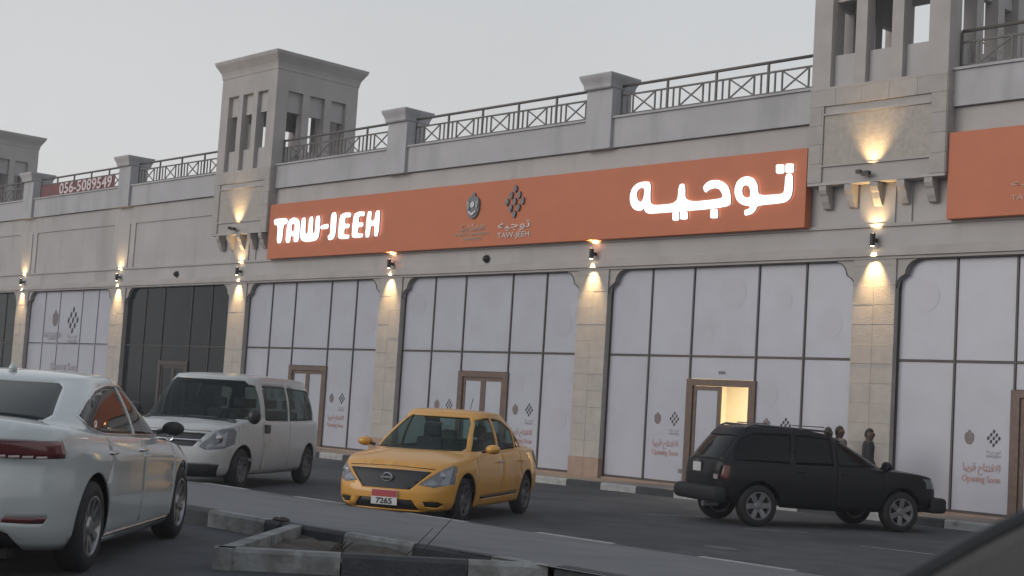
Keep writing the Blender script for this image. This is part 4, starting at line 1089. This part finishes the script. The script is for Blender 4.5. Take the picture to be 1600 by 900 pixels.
SEDAN = dict(
    sill=[(-2.4, .24), (-1.6, .19), (0, .17), (1.6, .18), (2.4, .20)],
    shoulder=[(-2.4, 1.03), (-1.9, 1.04), (-1.2, .995), (0, .955), (1.0, .90), (1.8, .80), (2.3, .68)],
    centre=[(-2.4, 1.09), (-2.2, 1.115), (-1.7, 1.13), (0, 1.03), (1.0, 1.0), (1.6, .90), (2.2, .75)],
    xf=[(0, 2.32), (.2, 2.42), (.5, 2.42), (.8, 2.38), (1, 2.28)],
    xr=[(0, -2.30), (.15, -2.40), (.4, -2.43), (.55, -2.42), (.7, -2.37), (.92, -2.40), (1, -2.385)],
    w=[(0, .86), (.15, .915), (.45, .93), (.65, .925), (.8, .93), (1, .875)],
    plan=[(-2.45, .94), (-1.7, .99), (-.5, 1), (.8, 1), (1.6, .975), (2.4, .90)],
    nf=6.5, nr=6, bow=.20, bowr=.12,
    gh=dict(xw0=1.32, xr0=-1.88, w0=.815, xw1=.30, xr1=-.95, w1=.575, bow=.25, bow1=.12, bowr=.20, bowr1=.10, n0=5.5, n0r=4.5, curve=.02),
    roof=[(-1.0, 1.39), (-.5, 1.425), (-.1, 1.432), (.3, 1.41)], crown=.045,
    wb=2.80, wr=.335, wo=.03, track=1.61, tw=.215, ag=.05, style='sedan', rim=ALLOY, floor=.17, under=(-2.25, 2.2), cuts=sedan_cuts,
    seams=[('side', [(1.0, .28), (.98, .6), (1.02, .92)], 1), ('side', [(-.02, .27), (-.03, .96)], 1), ('side', [(-1.12, .62), (-1.0, .8), (-1.08, .98)], 1), ('rear', [(.36, .56), (.36, .82)], 1), ('rear', [(-.36, .56), (-.36, .82)], 1), ('rear', [(-.36, .56), (.36, .56)], 1)])
# ---------------------------------------------------------------- white van
def van_cuts(t, bm, do):
    ws = [(-.76, 1.14), (.76, 1.14), (.80, 1.19), (.70, 1.74), (.62, 1.80), (-.62, 1.80), (-.70, 1.74), (-.80, 1.19)]
    do('front', ws, 'windscreen', GLASSD2, -.006, .005)
    do('side', [(1.58, 1.16), (1.40, 1.36), (1.12, 1.64), (1.02, 1.72), (.80, 1.74), (.70, 1.72), (.70, 1.20), (.75, 1.15)], 'front_side_window', GLASSS, -.006, .005)
    do('side', [(.52, 1.17), (.52, 1.66), (.46, 1.73), (-.62, 1.73), (-.62, 1.14), (.46, 1.14)], 'sliding_window', GLASSS, -.006, .005)
    do('side', [(-.70, 1.14), (-.70, 1.73), (-1.86, 1.70), (-2.0, 1.66), (-2.08, 1.30), (-2.02, 1.16)], 'rear_side_window', GLASSS, -.006, .005)
    do('rear', [(-.66, 1.15), (.66, 1.15), (.58, 1.72), (-.58, 1.72)], 'rear_window', GLASSS, -.006, .005)
    for h in do('front', [(.50, .70), (.60, .655), (.82, .68), (.90, .76), (.91, .92), (.86, 1.01), (.74, .99), (.62, .86)], 'headlight', LENSC, .004, .02, both=True, lim=.22): pass
    do('front', [(-.40, .70), (.40, .70), (.54, .88), (.56, .915), (-.56, .915), (-.54, .88)], 'grille', mat('grille_dark', (.018, .02, .024), .6), -.012, .01)
    do('front', [(-.72, .20), (.72, .20), (.78, .43), (-.78, .43)], 'lower_bumper', BLACKP, .006, .012)
    for s in (1, -1):
        p_ = surf('front', s * .72, .85)[0]; MB().lathe([(.10, .0), (.085, -.03), (.03, -.08)], axis='x', seg=16, c=(p_.x - .012, p_.y, .85)).build('headlight_bowl', SILVER, t, True)
        MB().add([(surf('front', s * y_, z_)[0] - Vector((.10, 0, 0))) for y_, z_ in ((.55, .70), (.80, .72), (.80, .96), (.66, .86))], [(0, 1, 2, 3)]).build('headlight_reflector', SILVER, t)
        mirror(t, 1.42, s * .90, 1.22, s, BLACKP, BLACKP, .22, .26)
        bev(MB().box(.36, .60, s * .925, s * .975, .93, 1.08).build('sliding_door_handle', BLACKP, t), .015)
        bev(MB().box(-1.95, -1.93, s * .70, s * .92, .12, .40).build('mud_flap', BLACKP, t), .004)
    trim('front', [(-.50, .80), (0, .80), (.50, .80)], .018, CHROME, 'grille_bar', t, off=.0)
    b = MB(); bx_ = surf('front', 0, .81)[0].x + .02; b.tube([(bx_, .06 * math.cos(q), .81 + .04 * math.sin(q)) for q in [k * math.pi / 8 for k in range(17)]], .01, 5); b.build('badge', CHROME, t)
    b = MB().box(1.20, 1.45, -.10, .34, 1.165, 1.175); b.build('paper_on_dashboard', mat('paper', (.62, .64, .64), .7), t)
    bev(MB().box(1.15, 1.62, -.80, .80, .8, 1.15).build('dashboard', CABIN, t), .05)
    for x in (.65, -.35, -1.3):
        for y in (.5, -.45): seat(t, x, y, .75, CABIN if x > 0 else CABINL, True, .55)
    b = MB(); b.tube([(1.02 + .1 * math.sin(q), .5 + .19 * math.cos(q), 1.15 + .16 * math.sin(q)) for q in [k * math.pi / 8 for k in range(17)]], .014, 6); b.build('steering_wheel', CABIN, t)
    MB().tube([(1.66, -.7, 1.13), (1.82, 0, 1.16), (1.66, .7, 1.13)], .012, 5).build('wiper', BLACKP, t)
GLASSD2 = glass('van_windscreen', (.8, .85, .86), .74)
VAN = dict(
    sill=[(-2.6, .34), (-1.6, .27), (0, .25), (1.6, .25), (2.3, .22)],
    shoulder=[(-2.6, 1.13), (-1.5, 1.13), (1.2, 1.12), (1.7, 1.05), (2.1, .96), (2.35, .88)],
    centre=[(-2.6, 1.14), (1.0, 1.2), (1.6, 1.15), (2.0, 1.04), (2.3, .92)],
    xf=[(0, 2.28), (.2, 2.36), (.5, 2.36), (.75, 2.31), (1, 2.22)],
    xr=[(0, -2.60), (.2, -2.66), (.5, -2.66), (1, -2.62)],
    w=[(0, .90), (.15, .945), (.5, .958), (.8, .955), (1, .93)],
    plan=[(-2.7, .96), (-1.8, 1), (1.2, 1), (1.9, .955), (2.4, .88)],
    nf=6.5, nr=8, bow=.16, bowr=.04, nl=14,
    gh=dict(xw0=1.78, xr0=-2.58, w0=.915, xw1=.92, xr1=-2.30, w1=.74, bow=.22, bow1=.12, n0=6, n1=6, curve=.035),
    roof=[(-2.4, 1.80), (-1.5, 1.86), (0, 1.88), (.95, 1.845)], crown=.05,
    wb=3.20, wr=.34, wo=-.14, track=1.66, tw=.21, ag=.06, style='van', rim=ALLOYD, floor=.24, under=(-2.4, 2.2), cuts=van_cuts,
    seams=[('side', [(1.62, .75), (1.60, 1.08)], 1), ('side', [(.62, .30), (.62, 1.12)], 1), ('side', [(-.66, .30), (-.66, 1.12)], 1), ('front', [(-.62, .95), (0, .955), (.62, .95)], 1)])
# ---------------------------------------------------------------- black estate 4x4
def suv_cuts(t, bm, do):
    do('front', [(-.62, 1.14), (.62, 1.14), (.55, 1.60), (-.55, 1.56)], 'windscreen', GLASSD, -.006, .005)
    do('side', [(1.04, 1.145), (.76, 1.38), (.50, 1.50), (.38, 1.555), (.10, 1.59), (.09, 1.13)], 'front_side_window', glass('suv_side_glass', (.45, .55, .50), .5), -.006, .005)
    do('side', [(.0, 1.13), (.0, 1.60), (-.70, 1.635), (-.78, 1.12)], 'rear_side_window', GLASSK, -.006, .005)
    do('side', [(-.88, 1.12), (-.80, 1.635), (-1.60, 1.61), (-1.80, 1.50), (-1.95, 1.25), (-1.93, 1.14)], 'cargo_window', GLASSK, -.006, .005)
    do('rear', [(-.66, 1.13), (.66, 1.13), (.64, 1.22), (.56, 1.58), (-.56, 1.58), (-.64, 1.22)], 'rear_window', GLASSD, -.006, .005)
    tl = [(.72, .80), (.90, .80), (.90, 1.04), (.75, 1.04)]
    for pl_, s in ((tl, 1), (mirror_poly(tl), -1)):
        nb1 = extract(bm, 'rear', pl_, lim=.45)
        o = part_from([nb1], 'tail_light', LENSR, t, .006, .02)
        MB().box(-2.30, -2.28, s * .70, s * .84, .80, .88).build('reversing_lamp', LENSW, o)
    do('front', [(.48, .80), (.84, .80), (.84, .98), (.50, .96)], 'headlight', LENSC, .004, .02, both=True, lim=.22)
    do('front', [(-.42, .78), (.42, .78), (.44, .98), (-.44, .98)], 'grille', BLACKP, -.01, .01)
    for s in (1, -1):
        b = MB().tube([(.10, s * .54, 1.67), (.0, s * .56, 1.735), (-1.50, s * .56, 1.78), (-1.66, s * .54, 1.72)], .02, 8)
        for x in (-.55,): b.box(x - .03, x + .03, s * .54, s * .58, 1.70, 1.77)
        b.build('roof_rail', mat('rail_grey', (.10, .10, .105), .4, .5), t, True)
        mirror(t, .95, s * .86, 1.17, s, BLKP, BLACKP, .24, .18)
        for x in (.22, -.68): MB().tube([(x - .10, s * .905, 1.0), (x - .07, s * .94, 1.0), (x + .06, s * .94, 1.0), (x + .08, s * .905, 1.0)], .015, 6).build('door_handle', BLKP, t)
    for x in (-.1, -1.25): MB().box(x - .03, x + .03, -.55, .55, 1.80, 1.82).build('rack_bar', mat('rail_grey', (.1, .1, .1)), t)
    b = MB(); b.box(-2.38, -2.08, -.88, .88, .38, .66); o = b.build('rear_bumper', mat('bumper_dark', (.008, .008, .010), .7), t); bev(o, .11, 4)
    b = MB(); b.box(2.04, 2.37, -.86, .86, .36, .64); o = b.build('front_bumper', mat('bumper_dark', (.008, .008, .010), .7), t); bev(o, .07, 3)
    MB().tube([(-2.1, -.5, .36), (-2.40, -.52, .35)], .05, 12).build('exhaust', SILVER, t)
    plate(t, -2.292, 0, .98, '', -1, .32, .16, False)
    MB().tube([(-2.28, -.3, 1.14), (-2.26, .1, 1.20)], .01, 5).build('rear_wiper', BLACKP, t)
    MB().box(-2.305, -2.288, -.10, .10, 1.07, 1.10).build('badge', CHROME, t)
    for y in (.4, -.4): seat(t, .1, y, .65, CABIN, True, .6); seat(t, -.8, y, .65, CABIN, True, .6)
    bev(MB().box(.65, 1.1, -.7, .7, .8, 1.1).build('dashboard', CABIN, t), .05)
SUV = dict(
    sill=[(-2.4, .44), (-1.6, .38), (0, .33), (1.6, .36), (2.3, .40)],
    shoulder=[(-2.4, 1.12), (0, 1.12), (1.0, 1.09), (1.8, 1.04), (2.25, .97)],
    centre=[(-2.4, 1.13), (0, 1.15), (1.1, 1.14), (1.7, 1.09), (2.1, 1.02), (2.25, .95)],
    xf=[(0, 2.24), (.3, 2.33), (.8, 2.31), (1, 2.25)],
    xr=[(0, -2.22), (.2, -2.29), (.6, -2.29), (1, -2.26)],
    w=[(0, .86), (.15, .91), (.5, .925), (.8, .92), (1, .89)],
    plan=[(-2.4, .95), (-1.7, 1), (1.2, 1), (1.8, .97), (2.3, .90)],
    nf=7, nr=7, bow=.10, bowr=.06, nl=14,
    gh=dict(xw0=1.22, xr0=-2.24, w0=.85, xw1=.26, xr1=-1.80, w1=.62, bow=.2, bow1=.1, n0=6, curve=.03),
    roof=[(-1.9, 1.70), (-1.4, 1.735), (-.6, 1.725), (.3, 1.625)], crown=.04,
    wb=2.87, wr=.365, wo=-.06, track=1.58, tw=.235, ag=.055, style='suv', rim=mat('alloy_dusty', (.19, .19, .20), .45, .5, var=.2, scale=12), floor=.38, under=(-2.25, 2.15), cuts=suv_cuts,
    seams=[('side', [(1.02, .5), (1.0, 1.10)], 1), ('side', [(.05, .45), (.05, 1.10)], 1)])

sedan = make_car(('clean white saloon car seen from behind at the left edge, with dark tinted windows', 'car'), 'saloon_car', SEDAN, (-11.49, 5.51, 136.3), LOTZ, WHITEP)
VAN['scale'] = 1.04; TAXI['scale'] = 1.08; SUV['scale'] = .93
van = make_car(('white passenger van facing the camera between the saloon and the taxi', 'van'), 'passenger_van', VAN, (-22.64, 14.44, -54.8), 0, VANP)
taxi = make_car(('yellow taxi with red and white number plate behind the island', 'taxi'), 'taxi', TAXI, (-16.86, 14.74, -62), 0, YELP)
BLKP.node_tree.nodes['Principled BSDF'].inputs['Specular IOR Level'].default_value = .22
suv = make_car(('dusty black four-wheel-drive estate with roof rack parked by the shops', 'car'), 'estate_car', SUV, (-14.47, 20.99, 63.7), 0, BLKP)
# ================================================================ people behind the black car
SKIN = mat('skin_brown', (.085, .05, .038), .6); HAIR = mat('hair_black', (.01, .009, .008), .7)
def skinned(name, verts, edges, radii, m, parent, root=0, sub=2):
    me = bpy.data.meshes.new(name); me.from_pydata(verts, edges, []); me.materials.append(m)
    o = link(name, me, parent)
    sk = o.modifiers.new('skin', 'SKIN'); sk.use_smooth_shade = True
    o.modifiers.new('sub', 'SUBSURF').levels = sub; o.modifiers['sub'].render_levels = sub
    for i, r in enumerate(radii):
        me.skin_vertices[0].data[i].radius = (r if isinstance(r, tuple) else (r, r)); me.skin_vertices[0].data[i].use_root = (i == root)
    return o
def person(label, loc, rz, hgt, shirt, trou, turn=0.0, arm=0.0, group=None):
    t = thing('person', label, 'person', loc, rz, group); k = hgt / 1.75
    # joints: x = left, y = forward, z = up
    V = [(0, 0, .97), (0, .0, 1.15), (0, .01, 1.36), (0, 0, 1.47), (0, .01, 1.55), (0, .03, 1.63), (0, .02, 1.72),
         (.185, 0, 1.41), (.21, -.01 + arm * .1, 1.13), (.22, .10 + arm * .2, .90), (.22, .13 + arm * .2, .82),
         (-.185, 0, 1.41), (-.21, -.02, 1.13), (-.22, .04, .90), (-.22, .06, .82),
         (.09, 0, .90), (.10, .03, .50), (.10, 0, .09), (.11, .14, .04), (-.09, 0, .90), (-.11, .0, .50), (-.12, -.04, .09), (-.12, .10, .04)]
    E_ = [(0, 1), (1, 2), (2, 3), (3, 4), (4, 5), (5, 6), (2, 7), (7, 8), (8, 9), (9, 10), (2, 11), (11, 12), (12, 13), (13, 14), (0, 15), (15, 16), (16, 17), (17, 18), (0, 19), (19, 20), (20, 21), (21, 22)]
    Rr = [(.14, .10), (.125, .09), (.14, .09), .055, .06, .088, .065, .052, .043, .03, .022, .052, .043, .03, .022, .085, .058, .04, .035, .085, .058, .04, .035]
    Rr = [tuple(q * 1.12 for q in r) if isinstance(r, tuple) else r * 1.14 for r in Rr]; Rr[5] = .128; Rr[6] = .10; Rr[4] = .085
    sc = lambda vs: [(x * k, y * k, z * k) for x, y, z in vs]
    rr = lambda r, e=0: tuple((q + e) * k for q in r) if isinstance(r, tuple) else (r + e) * k
    skinned('body', sc(V), E_, [rr(r) for r in Rr], SKIN, t)
    for s, hx, hy in ((1, .22, .13 + arm * .2), (-1, -.22, .06)):          # hands with fingers
        vs = [(hx, hy, .82), (hx, hy + .01, .74)]; es = [(0, 1)]; ra = [.024, .03]
        for q in range(4):
            b = len(vs); fx = hx + (q - 1.5) * .003; fy = hy + .035 - q * .02; L = (.07, .08, .075, .06)[q]
            vs += [(fx, fy, .715), (fx - s * .006, fy, .715 - L * .5), (fx - s * .018, fy, .715 - L)]; es += [(1, b), (b, b + 1), (b + 1, b + 2)]; ra += [.010, .009, .0075]
        b = len(vs); vs += [(hx - s * .01, hy + .05, .75), (hx - s * .02, hy + .06, .71)]; es += [(1, b), (b, b + 1)]; ra += [.011, .009]
        skinned('hand', sc(vs), es, [r * k for r in ra], SKIN, t, 0, 1)
    sv = [V[i] for i in (0, 1, 2, 3, 7, 8, 11, 12, 9, 13)]; sv[0] = (0, 0, .93); sv[3] = (0, 0, 1.50)
    skinned('shirt', sc(sv), [(0, 1), (1, 2), (2, 3), (2, 4), (4, 5), (2, 6), (6, 7), (5, 8), (7, 9)], [rr(r, .022) for r in ((.155, .115), (.14, .105), (.155, .105), .062, .075, .06, .075, .06, .045, .045)], shirt, t)
    tv = [V[i] for i in (0, 15, 16, 17, 19, 20, 21)]
    skinned('trousers', sc(tv), [(0, 1), (1, 2), (2, 3), (0, 4), (4, 5), (5, 6)], [rr(r, .014) for r in ((.135, .10), .085, .062, .052, .085, .062, .052)], trou, t)
    for x, y in ((.105, .06), (-.12, .03)):
        b = MB().lathe([(.02, 0), (.05, .0), (.052, .05), (.03, .085)], seg=14); b.v = [(vx * k + x * k, vy * 2.3 * k + y * k, vz * k) for vx, vy, vz in b.v]; b.build('shoe', BLACKP, t, True)
    # head details turned as the person looks
    hd = MB(); ce = Vector((0, .02, 1.66)) * k
    b = MB(); n = 14
    for i in range(9):
        a0 = math.pi * i / 16 * 1.30
        for j in range(n):
            q = 2 * math.pi * j / n; a = a0 * (.62 if math.sin(q) > .3 else 1); b.v.append((ce.x + .090 * k * math.sin(a) * math.cos(q), ce.y - .012 * k + .104 * k * math.sin(a) * math.sin(q), ce.z + .012 * k + .108 * k * math.cos(a) - (.05 * k * max(0, -math.sin(q)) * (i / 8))))
    b.f = [(i * n + j, i * n + (j + 1) % n, (i + 1) * n + (j + 1) % n, (i + 1) * n + j) for i in range(8) for j in range(n)]
    h = b.build('hair', HAIR, t, True)
    MB().tube([(0, (.02 + .095) * k, 1.655 * k), (0, (.02 + .118) * k, 1.625 * k)], [.009 * k, .014 * k], 8).build('nose', SKIN, t, True)
    for s in (1, -1):
        MB().lathe([(.001, -.01), (.010, 0), (.001, .01)], axis='y', seg=10, c=(s * .032 * k, .112 * k, 1.655 * k)).build('eye', mat('eye_dark', (.02, .015, .012), .3), t, True)
        MB().lathe([(.005, -.01), (.03, 0), (.02, .012)], axis='x', seg=10, c=(s * .088 * k, .01 * k, 1.64 * k)).build('ear', SKIN, t, True)
    MB().tube([(-.025 * k, .108 * k, 1.60 * k), (0, .116 * k, 1.598 * k), (.025 * k, .108 * k, 1.60 * k)], .006 * k, 6).build('mouth', mat('lips', (.10, .04, .035), .6), t)
    return t
for px, py, Y, rz, lb, sh_, tr_ in ((1294, 667, 24.75, .3, 'person with black hair behind the dark car, leftmost of three heads', mat('shirt_dark', (.04, .04, .05), .8), mat('trousers_dark', (.02, .02, .025), .8)),
                          (1311.5, 665, 25.05, -.4, 'person behind the dark car, middle of three heads', mat('shirt_grey', (.09, .085, .085), .8), mat('trousers_dark', (.02, .02, .025), .8)),
                          (1358, 669, 24.6, -.8, 'person in dark top seen sideways over the dark car bonnet, rightmost of three', mat('shirt_black', (.018, .018, .024), .8), mat('trousers_dark', (.02, .02, .025), .8))):
    q = onY(px, py, Y); person(lb, (q.x, q.y, .15), rz, (q.z - .15) * .985, sh_, tr_)
# ================================================================ the photographer's car: window ledge close to the camera
DASH = mat('dashboard_grey', (.10, .095, .092), .75, var=.08, scale=6, bump=.2, bscale=300)
def near(px, py, d):
    r = ray(px, py); return Vector((0, 0, CAMZ)) + r.normalized() * d
ld = thing('car_window_ledge', 'dark grey ledge with black rubber edge of the photographer car, bottom right corner', 'car ledge')
e = [near(x, y, .78 + i * .012) for i, (x, y) in enumerate(((1330, 966), (1425, 906), (1470, 879), (1510, 856), (1560, 830), (1605, 808), (1660, 786), (1740, 758)))]
MB().tube(e, .0050, 12).build('rubber_seal', BLACKP, ld, True)
dn = cam_vec(Vector((.35, 1, -.25))).normalized(); b = MB(); n = len(e)
sec = [(.001, .0), (.010, .0015), (.04, .004), (.10, .012), (.18, .05), (.17, .09)]
up_ = cam_vec(Vector((0, -1, -.1))).normalized()
for p in e:
    for a_, c_ in sec: b.v.append(tuple(p + dn * a_ - up_ * c_ * .2))
m_ = len(sec); b.f = [(i * m_ + j, (i + 1) * m_ + j, (i + 1) * m_ + j + 1, i * m_ + j + 1) for i in range(n - 1) for j in range(m_ - 1)]
o = b.build('ledge_panel', DASH, ld, True); s = o.modifiers.new('th', 'SOLIDIFY'); s.thickness = .004

# ================================================================ dusty air
hz = MB().box(-160, 60, -30, 70, -1.05, 16).build('haze', None or mat('tmp', (1, 1, 1)), None, kind='stuff')
hm = bpy.data.materials.new('haze'); hm.use_nodes = True; hn = hm.node_tree; hn.nodes.clear()
ho = hn.nodes.new('ShaderNodeOutputMaterial'); hv = hn.nodes.new('ShaderNodeVolumePrincipled')
hv.inputs['Density'].default_value = .0014; hv.inputs['Color'].default_value = (.92, .92, .95, 1); hv.inputs['Anisotropy'].default_value = .3
hn.links.new(hv.outputs[0], ho.inputs['Volume']); hz.data.materials.clear(); hz.data.materials.append(hm)
